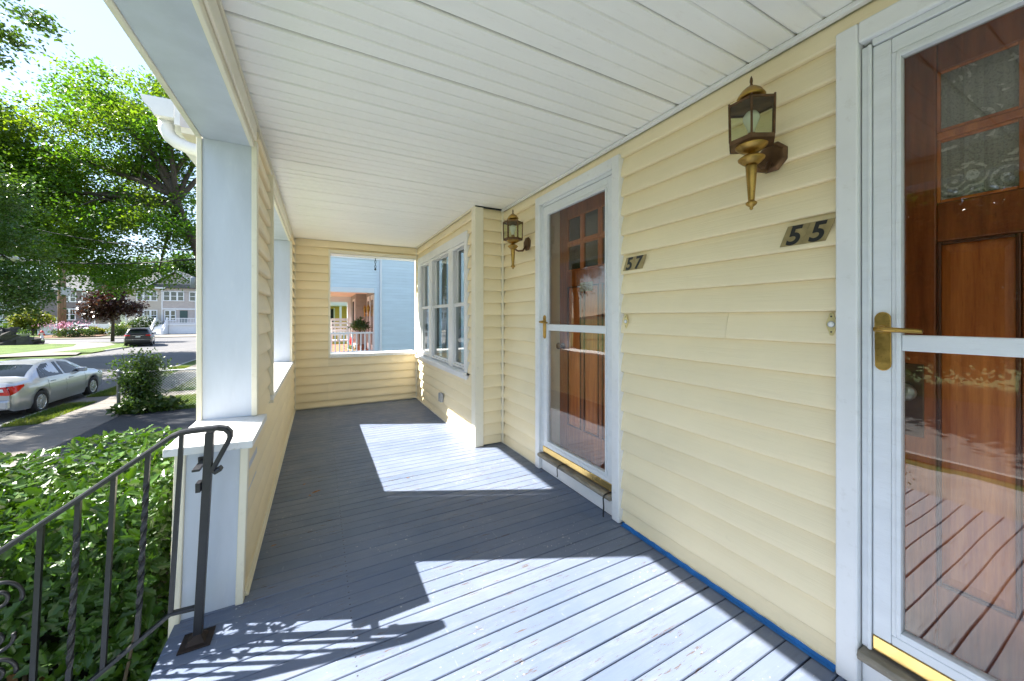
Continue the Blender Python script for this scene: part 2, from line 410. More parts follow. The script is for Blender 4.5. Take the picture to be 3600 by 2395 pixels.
for (a, b) in ((WY0 + .076, 4.049), (4.171, 4.929), (5.051, WY1 - .101)):
    xx = BAYX + .012
    for zlo, zhi, dx in ((.725, 1.43, .0), (1.395, WZ1 - .101, .028)):
        fr = MB(); t = .042
        fr.box(xx+dx, xx+dx+.026, a, a+t, zlo, zhi).box(xx+dx, xx+dx+.026, b-t, b, zlo, zhi)
        fr.box(xx+dx, xx+dx+.026, a+t, b-t, zlo, zlo+t*.95).box(xx+dx, xx+dx+.026, a+t, b-t, zhi-t*.9, zhi)
        obj("sash", fr, m_white, bwin, .002)
        obj("pane", B(xx+dx+.011, xx+dx+.014, a+t, b-t, zlo+t*.95, zhi-t*.9), m_wglass, bwin)
    obj("storm_frame", MB().box(BAYX-.012, BAYX+.010, a, a+.02, .72, WZ1-.102).box(BAYX-.012, BAYX+.010, b-.02, b, .72, WZ1-.102)
        .box(BAYX-.012, BAYX+.010, a+.0205, b-.0205, .722, .745).box(BAYX-.012, BAYX+.010, a+.0205, b-.0205, 2.03, WZ1-.104), m_white, bwin, .002)
obj("room_behind_window", MB().box(BAYX + .9, BAYX + .92, 3.41, 6.05, 0, 2.36).box(BAYX + .1, BAYX + .9, 3.41, 3.44, 0, 2.36), plain("dim_room", (.10, .09, .075), .9), bwin)
obj("curtain", MB().add([(BAYX+.13+.012*math.sin(i*1.9), 4.72+.012*i, z) for i in range(16) for z in (.72, 2.1)], [(2*i, 2*i+2, 2*i+3, 2*i+1) for i in range(15)]), plain("pale_curtain", (.55, .53, .48), .9), bwin)

# ---- far end wall with its opening
OX0, OZ0, OZ1 = .134, .74, 2.185
ew = obj("end_wall", MB().box(-.55, OX0 + .0, FY + .021, FY + .22, -.03, CZ + .01).box(OX0, BAYX, FY + .021, FY + .22, -.03, OZ0 - .06).box(OX0, BAYX, FY + .021, FY + .22, OZ1, CZ + .01), m_creamtrim, house)
siding(ew, m_side, '-Y', FY, LX + .02, OX0 - .022, .012, CZ - .004)
siding(ew, m_side, '-Y', FY, OX0 - .022, BAYX - .02, .012, OZ0 - .046)
siding(ew, m_side, '-Y', FY, OX0 - .022, BAYX - .02, OZ1 + .045, CZ - .004)
obj("corner_trim", B(LX + .001, LX + .02, FY - .02, FY - .001, .001, CZ - .026), m_creamtrim, ew, .004)
obj("corner_trim", B(BAYX - .02, BAYX - .001, FY - .02, FY - .001, .001, CZ - .016), m_creamtrim, ew, .004)
obj("opening_casing", MB().box(OX0 - .022, OX0 + .002, FY - .024, FY + .003, OZ0 - .05, OZ1 + .045).box(OX0 + .0025, BAYX - .021, FY - .024, FY + .003, OZ1 + .004, OZ1 + .044), m_creamtrim, ew, .003)
obj("opening_lining", MB().box(OX0 + .0005, OX0 + .006, FY + .004, FY + .222, OZ0, OZ1 - .004).box(OX0 + .0065, BAYX - .002, FY + .004, FY + .222, OZ1 - .008, OZ1 - .001), m_white, ew)
obj("sill", B(OX0 - .001, BAYX - .022, FY - .035, FY + .25, OZ0 - .045, OZ0), m_capw, ew, .004)

# ---- low wall, pier, post, beam on the street side
P2N, P2F, BZ, CAPZ = 3.05, 5.18, 2.195, .737
lw = obj("low_wall", MB().box(-.545, LX - .021, 2.46, FY, -1.40, CAPZ - .04).box(-.545, LX - .021, 2.445, P2N, CAPZ - .039, BZ + .02).box(-.545, LX - .021, P2F, FY, CAPZ - .039, BZ + .02), m_creamtrim, house)
siding(lw, m_side, '+X', LX, 2.035, FY - .02, .03, CAPZ - .04)
siding(lw, m_side, '+X', LX, 2.452, P2N - .02, CAPZ - .03, BZ + .10)
siding(lw, m_side, '+X', LX, P2F + .03, FY - .02, CAPZ - .03, BZ + .10)
obj("base_trim", MB().box(LX - .002, LX + .02, 2.04, FY - .02, .002, .014).box(LX - .002, LX + .010, 2.04, FY - .02, .0145, .028), m_creamtrim, lw, .003)
obj("opening_casing", MB().box(LX - .0205, LX + .024, P2N - .034, P2N - .001, CAPZ - .06, BZ + .06), m_creamtrim, lw, .003)
obj("opening_casing", MB().box(LX - .0205, LX + .012, P2F + .001, P2F + .05, CAPZ - .0, BZ + .003), m_creamtrim, lw, .003)
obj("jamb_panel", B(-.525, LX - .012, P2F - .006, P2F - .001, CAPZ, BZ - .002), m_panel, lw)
obj("jamb_panel", B(-.525, LX - .012, P2N + .001, P2N + .006, CAPZ, BZ - .002), m_white, lw)
obj("jamb_trim", B(-.555, -.526, P2F - .012, P2F - .001, CAPZ, BZ - .002), m_creamtrim, lw)
obj("sill", B(-.58, LX + .026, P2N - .05, P2F + .012, CAPZ - .037, CAPZ - .002), m_capw, lw, .005)
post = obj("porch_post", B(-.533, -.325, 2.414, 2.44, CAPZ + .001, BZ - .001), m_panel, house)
obj("corner_trim", MB().box(-.556, -.5335, 2.402, 2.47, CAPZ + .001, BZ + .001), m_creamtrim, post, .004)
obj("corner_trim", MB().box(-.3245, -.298, 2.402, 2.456, CAPZ + .001, BZ + .03), m_creamtrim, post, .004)
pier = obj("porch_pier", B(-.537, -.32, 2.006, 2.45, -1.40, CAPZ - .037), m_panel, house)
obj("corner_trim", B(-.551, -.5145, 1.992, 2.45, -.10, CAPZ - .038), m_creamtrim, pier, .004)
obj("corner_trim", B(-.329, -.299, 1.992, 2.034, .004, CAPZ - .038), m_creamtrim, pier, .004)
obj("cap", MB().add([(-.578, 1.955, CAPZ-.036), (-.279, 1.955, CAPZ-.036), (-.279, 2.455, CAPZ-.036), (-.578, 2.455, CAPZ-.036),
                     (-.578, 1.955, CAPZ-.003), (-.279, 1.955, CAPZ-.003), (-.279, 2.455, CAPZ), (-.578, 2.455, CAPZ)],
                    [(3,2,1,0),(4,5,6,7),(0,1,5,4),(1,2,6,5),(2,3,7,6),(3,0,4,7)]), m_capw, pier, .004)
for m in (pier,) + tuple(pier.children):                       # the old pier has settled and leans a little
    if m is not pier: continue
    m.matrix_local = Matrix.Translation((-.42, 2.0, 0)) @ Matrix.Rotation(R(1.6), 4, 'Y') @ Matrix.Translation((.42, -2.0, 0))
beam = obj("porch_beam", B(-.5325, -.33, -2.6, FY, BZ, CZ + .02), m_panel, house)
obj("beam_trim", MB().box(-.556, -.533, -2.6, 2.401, BZ - .008, CZ + .1).box(-.556, -.533, 2.471, FY, BZ + .002, CZ + .1), m_creamtrim, beam, .004)
obj("beam_trim", MB().box(-.3295, -.312, -2.6, 2.40, BZ - .008, CZ - .03).box(-.3295, -.312, P2N, P2F, BZ - .008, CZ - .03), m_creamtrim, beam, .004)
obj("beam_trim", MB().box(-.3115, -.299, -2.6, 2.40, BZ + .028, CZ - .05).box(-.3115, -.299, P2N, P2F, BZ + .028, CZ - .05), m_creamtrim, beam, .003)
# second bay of the porch behind the viewer: pier and post that close the stair opening
obj("porch_pier", B(-.55, LX, -2.6, -.45, -1.40, CAPZ), m_creamtrim, house)
obj("porch_post", B(-.55, LX, -.80, -.45, CAPZ, BZ), m_white, house)

# ---- eaves gutter with downspout beyond the post
gut = obj("eaves_gutter", MB().prism([(0, 0), (-.10, 0), (-.115, .035), (-.155, .075), (-.165, .115), (-.157, .118), (-.148, .08), (-.108, .045), (-.094, .01), (0, .01)],
          lambda u, v, s: (-.86 + u, s, 2.60 + v), 3.22, 6.2), m_white, house, .002)
obj("fascia", B(-.86, -.83, 3.22, 6.2, 2.56, 2.74), m_white, gut)
obj("soffit", B(-.83, -.50, 3.24, 6.2, 2.52, 2.56), m_creamtrim, gut)
obj("gutter_end", MB().prism([(0, 0), (-.10, 0), (-.115, .035), (-.155, .075), (-.165, .115), (0, .12)], lambda u, v, s: (-.86 + u, s, 2.60 + v), 3.214, 3.219), m_white, gut)
obj("downspout", MB().tube([(-.92, 3.30, 2.60), (-.92, 3.30, 2.545), (-.90, 3.30, 2.50), (-.86, 3.29, 2.465), (-.80, 3.28, 2.44), (-.74, 3.27, 2.425), (-.62, 3.25, 2.40), (-.60, 3.25, 2.3), (-.60, 3.25, -1.3)], .042, 10), m_white, gut, smooth=True)
# ---- stairs
st = obj("stairs", B(-.60, -.53, -.4, 1.93, -1.40, -.17), m_white, house)
for i in range(7):
    obj("stair_step", B(-.55 - .27 * (i + 1), -.55 - .27 * i + .02, -.4, 1.93, -.20 - .2 * i - .035, -.20 - .2 * i), m_floor, st, .004)
    obj("stair_riser", B(-.57 - .27 * (i + 1) + .03, -.55 - .27 * (i + 1) + .03, -.4, 1.93, -1.41, -.20 - .2 * i - .036), m_white, st)
# ================================================================== doors
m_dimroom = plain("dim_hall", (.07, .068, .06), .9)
def entrance(y0, y1, lace, plaque, lock, tag_storm, tag_inner):
    """y0 = latch-side edge of the casing (far from the viewer), y1 = hinge side; opening in the main wall"""
    cas = obj("door_casing", MB().box(W - .030, W + .10, y0 - .062, y0, .003, 2.275).box(W - .030, W + .10, y1, y1 + .062, .003, 2.275)
              .box(W - .030, W + .10, y1 + .0625, y0 - .0625, 2.205, 2.275), m_white, house, .006)
    fy0, fy1 = y0 - .063, y1 + .063
    obj("door_stop", MB().box(W - .008, W + .05, fy0 - .026, fy0 - .002, .15, 2.19).box(W - .014, W + .0, fy0 - .0285, fy0 - .018, .15, 2.19)
        .box(W - .008, W + .05, fy1 + .002, fy1 + .008, .15, 2.19).box(W - .012, W + .05, fy1 + .009, fy0 - .030, 2.182, 2.2045), m_storm, cas, .004)
    obj("jamb_lining", MB().box(W + .051, 1.899, fy0 - .02, fy0 - .001, .13, 2.205).box(W + .051, 1.899, fy1 + .001, fy1 + .02, .13, 2.205).box(W + .051, 1.899, fy1 + .02, fy0 - .02, 2.185, 2.204), m_creamtrim, cas)
    obj("riser_board", B(W - .002, W + .05, fy1 + .001, fy0 - .001, .002, .112), m_white, cas, .003)
    obj("threshold", MB().prism([(-.045, .004), (-.050, .018), (-.042, .030), (.20, .034), (.20, 0), (-.04, 0)], lambda u, v, s: (W + u, s, .112 + v), fy1 + .002, fy0 - .002), m_sillwood, cas, .003)
    # storm door
    a, b = fy0 - .030, fy1 + .010                               # a > b : latch edge, hinge edge
    x0, x1 = W - .006, W + .026
    sd = obj("storm_door", MB().box(x0, x1, a - .045, a, .205, 2.178).box(x0, x1, b, b + .045, .205, 2.178).box(x0, x1, b + .0455, a - .0455, 2.13, 2.178).box(x0, x1, b + .0455, a - .0455, .205, .235), m_storm, house, .003)
    tag(sd, tag_storm)
    gi = MB()
    for k, dd in ((0, .004), (1, -.002)):
        o1 = .0455 + .012 * k; o2 = o1 + .0115
        gi.box(x0 - .004 + dd, x1 - .004, a - o2, a - o1, .236 + .012*k, 2.129 - .012*k).box(x0 - .004 + dd, x1 - .004, b + o1, b + o2, .236 + .012*k, 2.129 - .012*k)
        gi.box(x0 - .004 + dd, x1 - .004, b + o2, a - o2, 2.117 - .012*k, 2.129 - .012*k).box(x0 - .004 + dd, x1 - .004, b + o2, a - o2, .236 + .012*k, .248 + .012*k)
    obj("glazing_bead", gi, m_storm, sd, .002)
    ga, gb = a - .0695, b + .0695
    obj("middle_rail", B(x0 - .002, x1 - .003, gb, ga, 1.163, 1.214), m_storm, sd, .003)
    obj("pane", B(W + .010, W + .013, gb, ga, 1.215, 2.105), m_screen, sd)
    obj("pane", B(W + .006, W + .009, gb, ga, .260, 1.162), m_glass, sd)
    obj("kick_plate", B(x0 - .003, x1, b + .001, a - .001, .157, .204), m_brass, sd, .002)
    hp = MB(); yc = a - .026
    pl = [(.021 * math.cos(t), (.074 if math.sin(t) > 0 else -.072) + .024 * math.sin(t)) for t in [i * math.pi / 8 + .0001 for i in range(16)]]
    hp.prism([(u, v * 1.0) for u, v in pl], lambda u, v, s: (s, yc + u, 1.19 + v), x0 - .006, x0 - .0005)
    esc = obj("handle_plate", hp, m_oldbrass, sd, .002)
    obj("lever", MB().lathe([(.010, 0), (.012, -.010), (.010, -.03), (.009, -.042)], (x0 - .006, yc, 1.232), 12, 'X')
        .tube([(x0 - .044, yc + .008, 1.232), (x0 - .046, yc - .02, 1.231), (x0 - .046, yc - .10, 1.227)], [.009, .0085, .0072], 10), m_oldbrass, sd, smooth=True)
    # wooden door behind
    d0 = 1.82; da, db = fy0 - .022, fy1 + .022
    wd = obj("wood_door", B(d0 + .026, d0 + .05, db, da, .146, 2.184), m_doordk, house); tag(wd, tag_inner)
    wdt = da - db; sw = .112
    def bar(n, ya, yb, za, zb, mat=m_doordk, xo=0.0): return obj(n, B(d0 - xo, d0 + .0255, ya, yb, za, zb), mat, wd, .005)
    bar("stile", da - sw, da, .147, 2.183); bar("stile", db, db + sw, .147, 2.183)
    ya, yb = db + sw + .0005, da - sw - .0005
    bar("rail", ya, yb, 2.083, 2.183); bar("rail", ya, yb, 1.52, 1.648); bar("rail", ya, yb, .147, .38)
    n = 3; mw = .028; cw = (yb - ya - mw * (n - 1)) / n
    for i in range(n):
        y = ya + i * (cw + mw)
        if i: bar("muntin", y - mw + .0005, y - .0005, 1.6485, 2.0825, m_door, .004)
        for (za, zb) in ((1.6485, 1.855), (1.883, 2.0825)):
            obj("pane", B(d0 + .006, d0 + .008, y, y + cw, za, zb), m_dglass, wd)
            obj("bead", MB().box(d0 - .002, d0 + .0055, y, y + .009, za, zb).box(d0 - .002, d0 + .0055, y + cw - .009, y + cw, za, zb)
                .box(d0 - .002, d0 + .0055, y + .0095, y + cw - .0095, za, za + .009).box(d0 - .002, d0 + .0055, y + .0095, y + cw - .0095, zb - .009, zb), m_door, wd, .002)
    bar("muntin", ya, yb, 1.8555, 1.8825, m_door, .005)
    pw = (yb - ya - 2 * .035) / 3
    for i in range(3):
        y = ya + i * (pw + .035)
        if i: bar("mullion", y - .0345, y - .0005, .3805, 1.5195)
        obj("panel", MB().add([(d0 + .010, y, .381), (d0 + .010, y + pw, .381), (d0 + .010, y + pw, 1.519), (d0 + .010, y, 1.519),
                               (d0 + .002, y + .03, .42), (d0 + .002, y + pw - .03, .42), (d0 + .002, y + pw - .03, 1.48), (d0 + .002, y + .03, 1.48)],
                              [(4, 7, 6, 5), (0, 4, 5, 1), (1, 5, 6, 2), (2, 6, 7, 3), (3, 7, 4, 0)]), m_door, wd)
        obj("moulding", MB().box(d0 - .004, d0 + .009, y, y + .010, .381, 1.519).box(d0 - .004, d0 + .009, y + pw - .010, y + pw, .381, 1.519)
            .box(d0 - .004, d0 + .009, y + .0105, y + pw - .0105, .381, .391).box(d0 - .004, d0 + .009, y + .0105, y + pw - .0105, 1.509, 1.519), m_doormid, wd, .003)
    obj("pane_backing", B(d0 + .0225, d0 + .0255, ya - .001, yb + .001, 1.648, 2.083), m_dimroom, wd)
    if lace:
        vs = []; nn = 60
        for i in range(nn + 1):
            y = ya + (yb - ya) * i / nn
            for z in (1.65, 2.082): vs.append((d0 + .014 + .0022 * math.sin(i * .9) + .0014 * math.sin(i * 2.3), y, z))
        obj("lace_curtain", MB().add(vs, [(2*i, 2*i+1, 2*i+3, 2*i+2) for i in range(nn)]), m_lace, wd)
    if lock:
        obj("lock_plate", B(d0 - .006, d0 - .0005, da - .085, da - .012, .86, 1.11), m_bronze, wd, .006)
        obj("knob", MB().lathe([(.012, 0), (.012, -.02), (.024, -.03), (.030, -.042), (.026, -.054), (.010, -.058)], (d0 - .006, da - .05, 1.015), 20, 'X'), plain("cast_knob", (.40, .37, .30), .4, .7, var=.4, vscale=60, bump=.8, bscale=60), wd, smooth=True)
    else:
        obj("knob", MB().lathe([(.025, 0), (.025, -.006), (.010, -.008), (.012, -.03), (.026, -.045), (.024, -.058), (.008, -.062)], (d0 - .0005, da - .055, 1.03), 20, 'X'), m_bronze, wd, smooth=True)
    if plaque:
        pl = obj("notice_plate", B(W + .020, W + .022, 1.99, 2.13, 1.455, 1.52), plain("brass_notice", (.36, .31, .17), .5, .5, var=.3, vscale=30), sd)
        for i in range(4): obj("notice_line", B(W + .0185, W + .0195, 2.005 + .006 * (i % 2), 2.115, 1.468 + .011 * i, 1.472 + .011 * i), m_bronze, sd)
    return cas
m_door55 = m_door
entrance(2.675, 1.690, False, True, False, "white storm door with a screened upper pane, brass kick plate", "varnished wood door with six small panes behind the storm door")
entrance(.622, -.343, True, False, True, "white storm door with brass lever handle, nearest the viewer", "varnished wood door with lace curtained panes")
obj("wall_core", MB().box(1.90, 1.93, -2.6, 3.3, 0, CZ), m_dark, house)  # unseen slab behind both doors, added to keep light from leaking through
# ================================================================== lanterns, numbers, bells, small things
def lantern(y, label):
    t = thing("wall_lantern", label, "lantern", (W - .014, y, 1.93), "brass lanterns beside the doors")
    cx = 1.50; hx = [(math.cos(R(60 * i + 30)), math.sin(R(60 * i + 30))) for i in range(6)]
    obj("back_plate", MB().lathe([(.062, 0), (.062, -.008), (.050, -.016), (.042, -.018)], (W - .006, y, 1.925), 8, 'X', R(22.5)), m_bronze, t, .002)
    obj("arm", MB().tube([(W - .03, y, 1.90), (1.60, y, 1.862), (1.55, y, 1.855), (cx + .015, y, 1.872)], [.009, .009, .008, .008], 8), m_bronze, t, smooth=True)
    # hexagonal cage
    def ring(r, z0, z1, n):
        o = MB(); vi = []
        for rr, z in ((r, z0), (r, z1), (r - .007, z1), (r - .007, z0)): vi += [(cx + rr * c, y + rr * s, z) for c, s in hx]
        fs = []
        for q in range(4):
            for i in range(6): fs.append((q*6+i, q*6+(i+1) % 6, ((q+1) % 4)*6+(i+1) % 6, ((q+1) % 4)*6+i))
        o.add(vi, fs); return obj(n, o, m_bronze, t, .001)
    RT, RB = .085, .082; zb, zt = 1.955, 2.098
    ring(RT + .003, zt - .006, zt + .003, "cage_top_ring"); ring(RB + .003, zb - .012, zb + .004, "cage_bottom_ring")
    for i, (c, s) in enumerate(hx):
        obj("cage_bar", MB().tube([(cx + RB*c, y + RB*s, zb), (cx + RT*c, y + RT*s, zt)], .0045, 6), m_bronze, t)
        obj("cage_rivet", MB().lathe([(.004, 0), (.004, .004), (.002, .006)], (cx + RT*c, y + RT*s, zt + .003), 6), m_bronze, t)
        c2, s2 = hx[(i + 1) % 6]
        q = .06
        def P(r, cc, ss, z): return (cx + r*cc, y + r*ss, z)
        A = np.array(P(RB, c, s, zb + .004)); Bp = np.array(P(RB, c2, s2, zb + .004)); C = np.array(P(RT, c2, s2, zt - .006)); D = np.array(P(RT, c, s, zt - .006))
        obj("pane", MB().add([A + (Bp-A)*q, Bp - (Bp-A)*q, C - (C-D)*q, D + (C-D)*q], [(0, 1, 2, 3)]), m_lglass, t)
    obj("roof_plate", MB().lathe([(RT, -.001), (RT + .002, .002), (.055, .010), (.03, .012)], (cx, y, zt + .001), 6, 'Z', R(30)), m_bronze, t)
    obj("dome", MB().lathe([(.030, .010), (.020, .016), (.020, .026), (.036, .028), (.049, .034), (.047, .040), (.036, .058), (.020, .072), (.008, .078)], (cx, y, zt), 20), m_oldbrass, t, smooth=True)
    obj("finial", MB().lathe([(.005, .076), (.0065, .082), (.004, .087), (.006, .096), (.0045, .108), (.001, .118)], (cx, y, zt), 10), m_bronze, t, smooth=True)
    obj("base_plate", MB().lathe([(RB, -.012), (RB, -.010), (.05, -.014), (.03, -.016)][::-1], (cx, y, zb), 6, 'Z', R(30)), m_bronze, t)
    obj("bowl", MB().lathe([(.056, -.010), (.055, -.016), (.046, -.026), (.030, -.036), (.014, -.041), (.012, -.048)], (cx, y, zb), 20), m_oldbrass, t, smooth=True)
    obj("collar", MB().lathe([(.012, -.044), (.028, -.050), (.046, -.062), (.045, -.068), (.030, -.082), (.021, -.088)], (cx, y, zb), 20), m_oldbrass, t, smooth=True)
    obj("tail", MB().lathe([(.021, -.086), (.0195, -.10), (.0155, -.165), (.0115, -.222), (.011, -.229)], (cx, y, zb), 14), m_oldbrass, t, smooth=True)
    obj("tail_knob", MB().lathe([(.011, -.228), (.020, -.236), (.019, -.242), (.010, -.250), (.0055, -.254), (.007, -.258), (.003, -.264)], (cx, y, zb), 14), m_oldbrass, t, smooth=True)
    bl = obj("bulb", MB().lathe([(.012, .035), (.013, .050), (.021, .070), (.029, .090), (.028, .103), (.019, .118), (.006, .124)], (cx, y, zb), 18), m_bulb, t, smooth=True)
    obj("lamp_socket", MB().lathe([(.016, -.010), (.016, .020), (.014, .036)], (cx, y, zb), 14), m_oldbrass, t, smooth=True)
m_lglass = glass_mat("lantern_glass", (.80, .84, .70), gloss=.8)
lantern(.838, "large brass lantern above the house number 55")
lantern(2.84, "smaller looking brass lantern beside the farther door, next to the bay")

m_plq = plain("brass_number_plate", (.36, .28, .13), .45, .35, var=.25, vscale=30, dirt=.3, dirtcol=(.2, .16, .1))
def number(ch, y, z, label):
    t = thing("house_number", label, "house number", (W - .014, y, z))
    hw_, hh, sl = .0378, .0385, .015
    for i, c in enumerate(ch):
        yc = y + .038 - .076 * i
        x = W - .0125
        obj("number_plate", MB().prism([(-hw_ - sl + 0, -hh), (hw_ - sl, -hh), (hw_ + sl, hh), (-hw_ + sl, hh)], lambda u, v, s: (s, yc - u, z + v), x, x + .0035), m_plq, t, .0008)
        cu = bpy.data.curves.new("digit", 'FONT'); cu.body = c; cu.size = .099; cu.shear = .30; cu.extrude = .0006; cu.offset = .0026
        cu.align_x = 'CENTER'; cu.align_y = 'CENTER'; cu.resolution_u = 5
        tmp = bpy.data.objects.new("digit", cu); COL.objects.link(tmp)
        bpy.context.view_layer.update()
        me = bpy.data.meshes.new_from_object(tmp.evaluated_get(bpy.context.evaluated_depsgraph_get()))
        bpy.data.objects.remove(tmp); bpy.data.curves.remove(cu)
        co = np.empty(len(me.vertices) * 3); me.vertices.foreach_get("co", co); co = co.reshape(-1, 3)
        co[:, 0] -= (co[:, 0].min() + co[:, 0].max()) / 2; co[:, 1] -= (co[:, 1].min() + co[:, 1].max()) / 2
        out = np.stack([x - .0010 - co[:, 2], yc - co[:, 0], z + co[:, 1]], 1) - np.array(WL[t.name])
        me.vertices.foreach_set("co", out.ravel()); me.update(); me.materials.clear(); me.materials.append(m_black)
        obj("digit", None, None, t, data=me)
number("57", 1.58, 1.590, "pair of brass plates reading 57 beside the farther door")
number("55", .718, 1.590, "pair of brass plates reading 55 below the large lantern")

m_bellb = plain("pale_brass_bell_plate", (.72, .60, .30), .4, .6, var=.2, vscale=30)
def bell(y, label):
    t = thing("doorbell", label, "doorbell", (W - .014, y, 1.245), "doorbells between the doors")
    pts = []
    for i in range(40):
        a = 2 * math.pi * i / 40; r = .013 + .0026 * math.cos(4 * a)
        pts.append((r * math.cos(a) * 1.05, .042 * math.sin(a)))
    obj("bell_plate", MB().prism(pts, lambda u, v, s: (s, y + u, 1.245 + v), W - .0115, W - .003), m_bellb, t, .001)
    obj("button", MB().lathe([(.0095, 0), (.0095, -.003), (.007, -.006), (.002, -.007)], (W - .0115, y, 1.245), 16, 'X'), m_white, t, smooth=True)
    obj("button_ring", MB().lathe([(.0115, 0), (.0115, -.002), (.0098, -.003)], (W - .0116, y, 1.245), 16, 'X'), m_gray, t, smooth=True)
    for dz in (.028, -.028): obj("screw", MB().lathe([(.003, 0), (.003, -.001), (.001, -.0015)], (W - .0115, y, 1.245 + dz), 8, 'X'), m_black, t)
bell(1.648, "pale brass doorbell beside the casing of the farther door, below 57")
bell(.640, "pale brass doorbell beside the casing of the nearest door, below 55")

tp = MB()
ny = 40
vs = []
for i in range(ny + 1):
    y = .626 + (1.672 - .626) * i / ny; j = .0012 * math.sin(i * 1.7) + .0008 * math.sin(i * 3.1)
    vs += [(W - .031 + j, y, .0030), (W - .0145 + j * .4, y, .0050), (W - .0135, y, .021 + j)]
tp.add(vs, [f for i in range(ny) for f in ((3*i, 3*i+3, 3*i+4, 3*i+1), (3*i+1, 3*i+4, 3*i+5, 3*i+2))])
tag(obj("masking_tape", tp, m_tape), "strip of blue masking tape along the foot of the wall between the doors", "tape")

t = tag(obj("outlet_box", B(BAYX - .045, BAYX - .008, 4.385, 4.465, .225, .335), m_gray, None, .006), "small grey outlet box on the wall under the bay window", "outlet")
obj("outlet_cover", B(BAYX - .052, BAYX - .0455, 4.39, 4.46, .232, .328), m_gray, t, .003)
obj("outlet_hinge", B(BAYX - .05, BAYX - .046, 4.392, 4.458, .3285, .334), plain("outlet_hinge_grey", (.2, .2, .21), .5), t)

def strap(y, label, z1):
    o = MB(); path = [(W + .02, .1475), (W - .035, .146), (W - .056, .138), (W - .062, .12), (W - .058, .07), (W - .062, z1)]
    vs = []
    for (x, z) in path: vs += [(x, y - .006, z), (x, y + .006, z), (x - .0012, y + .006, z + .0012), (x - .0012, y - .006, z + .0012)]
    o.add(vs, [(4*i+k, 4*i+(k+1) % 4, 4*i+4+(k+1) % 4, 4*i+4+k) for i in range(len(path)-1) for k in range(4)])
    tag(obj("door_strap", o, m_black), label, "strap")
strap(1.79, "black strap hanging over the near end of the farther door's threshold", .004)
strap(2.30, "thin dark strap over the middle of the farther door's threshold", .06)

# hanging hook chain in the far opening
hk = thing("hanging_chain", "short dark decorative chain hanging in the far opening", "chain", (.757, 5.93, 2.175))
for i in range(5):
    z = 2.165 - .036 * i
    ring = [(.757 + (.012 * math.cos(a) if i % 2 else 0), 5.93 + (0 if i % 2 else .012 * math.cos(a)), z - .014 + .02 * math.sin(a)) for a in [k * math.pi / 6 for k in range(13)]]
    obj("chain_link", MB().tube(ring, .004, 6, False), m_iron, hk, smooth=True)
obj("chain_weight", MB().lathe([(.003, .02), (.014, .008), (.015, -.008), (.004, -.02)], (.757, 5.93, 2.005), 10), m_iron, hk, smooth=True)

# dry leaves on the boards
m_dry = plain("dry_leaf", (.30, .13, .045), .7, var=.4, vscale=60)
for i, (x, y, s, a, lab) in enumerate(((-.02, 3.02, .035, .4, "curled brown leaf on the shaded boards"), (-.06, 2.98, .015, 2., "tiny dry leaf crumb beside the curled brown leaf"), (-.10, 3.2, .016, 1., "small orange leaf near the low wall"), (-.225, 2.42, .016, .2, "brown leaf scrap against the foot of the low wall"), (.62, 2.95, .014, .3, "small pale leaf scrap in the sunlit patch"))):
    p = [(-1, 0, .05), (-.3, .32, .25), (.5, .30, .22), (1, 0, .1), (.4, -.34, .3), (-.4, -.3, .18), (0, 0, .02)]
    c, sn = math.cos(a), math.sin(a)
    v = [(x + s * (u * c - w * sn), y + s * (u * sn + w * c), .002 + s * .5 * h) for u, w, h in p]
    tag(obj("fallen_leaf", MB().add(v, [(6, k, (k + 1) % 6) for k in range(6)]), m_dry), lab, "leaf")

# ================================================================== wrought iron stair railing
RY = 1.855
rl = thing("iron_railing", "black wrought iron stair railing with twisted bars in front of the hedge", "railing", (-.424, RY, 0))
obj("post_foot", MB().box(-.475, -.375, RY - .055, RY + .045, .001, .006).add([(-.455, RY-.035, .0065), (-.395, RY-.035, .0065), (-.395, RY+.025, .0065), (-.455, RY+.025, .0065), (-.437, RY-.014, .028), (-.411, RY-.014, .028), (-.411, RY+.012, .028), (-.437, RY+.012, .028)], [(4,5,6,7),(0,1,5,4),(1,2,6,5),(2,3,7,6),(3,0,4,7)]), plain("rusty_iron", (.035, .022, .016), .7, .3, var=.6, vscale=25), rl, .002)
obj("newel_post", MB().tube([(-.424, RY, .004), (-.386, RY, .812)], .0195, 4, True, 0, True), m_iron, rl, .002)
def railz(x): return .826 + (x + .484) * .733 if x < -.484 else .826
top = [(-2.35, RY, railz(-2.35)), (-.93, RY, railz(-.93)), (-.53, RY, railz(-.53)), (-.50, RY, .814), (-.475, RY, .824), (-.44, RY, .827), (-.36, RY, .827), (-.335, RY, .820), (-.321, RY, .803), (-.320, RY, .785), (-.328, RY, .765), (-.372, RY, .672), (-.375, RY, .662), (-.368, RY, .654), (-.350, RY, .664)]
def flatbar(pts, w, h):
    o = MB(); vs = []; n = len(pts)
    for i, p in enumerate(pts):
        d = (Vector(pts[min(i+1, n-1)]) - Vector(pts[max(i-1, 0)])).normalized(); nn = Vector((-d.z, 0, d.x)); s = Vector((0, 1, 0)); p = Vector(p)
        for sy, sn in ((-.8, 1), (.8, 1), (1, .35), (1, -1), (-1, -1), (-1, .35)): vs.append(p + s * (w * sy) + nn * (h * sn))
    o.add(vs, [(6*i+k, 6*i+(k+1) % 6, 6*i+6+(k+1) % 6, 6*i+6+k) for i in range(n-1) for k in range(6)] + [tuple(range(5, -1, -1)), tuple(range(6*n-6, 6*n))])
    return o
obj("handrail", flatbar(top, .019, .0085), m_iron, rl)
def botz(x): return .134 if x > -.505 else .134 + (x + .505) * .733
obj("bottom_rail", flatbar([(-2.35, RY, botz(-2.35)), (-.505, RY, .134), (-.425, RY, .130)], .012, .006), m_iron, rl)
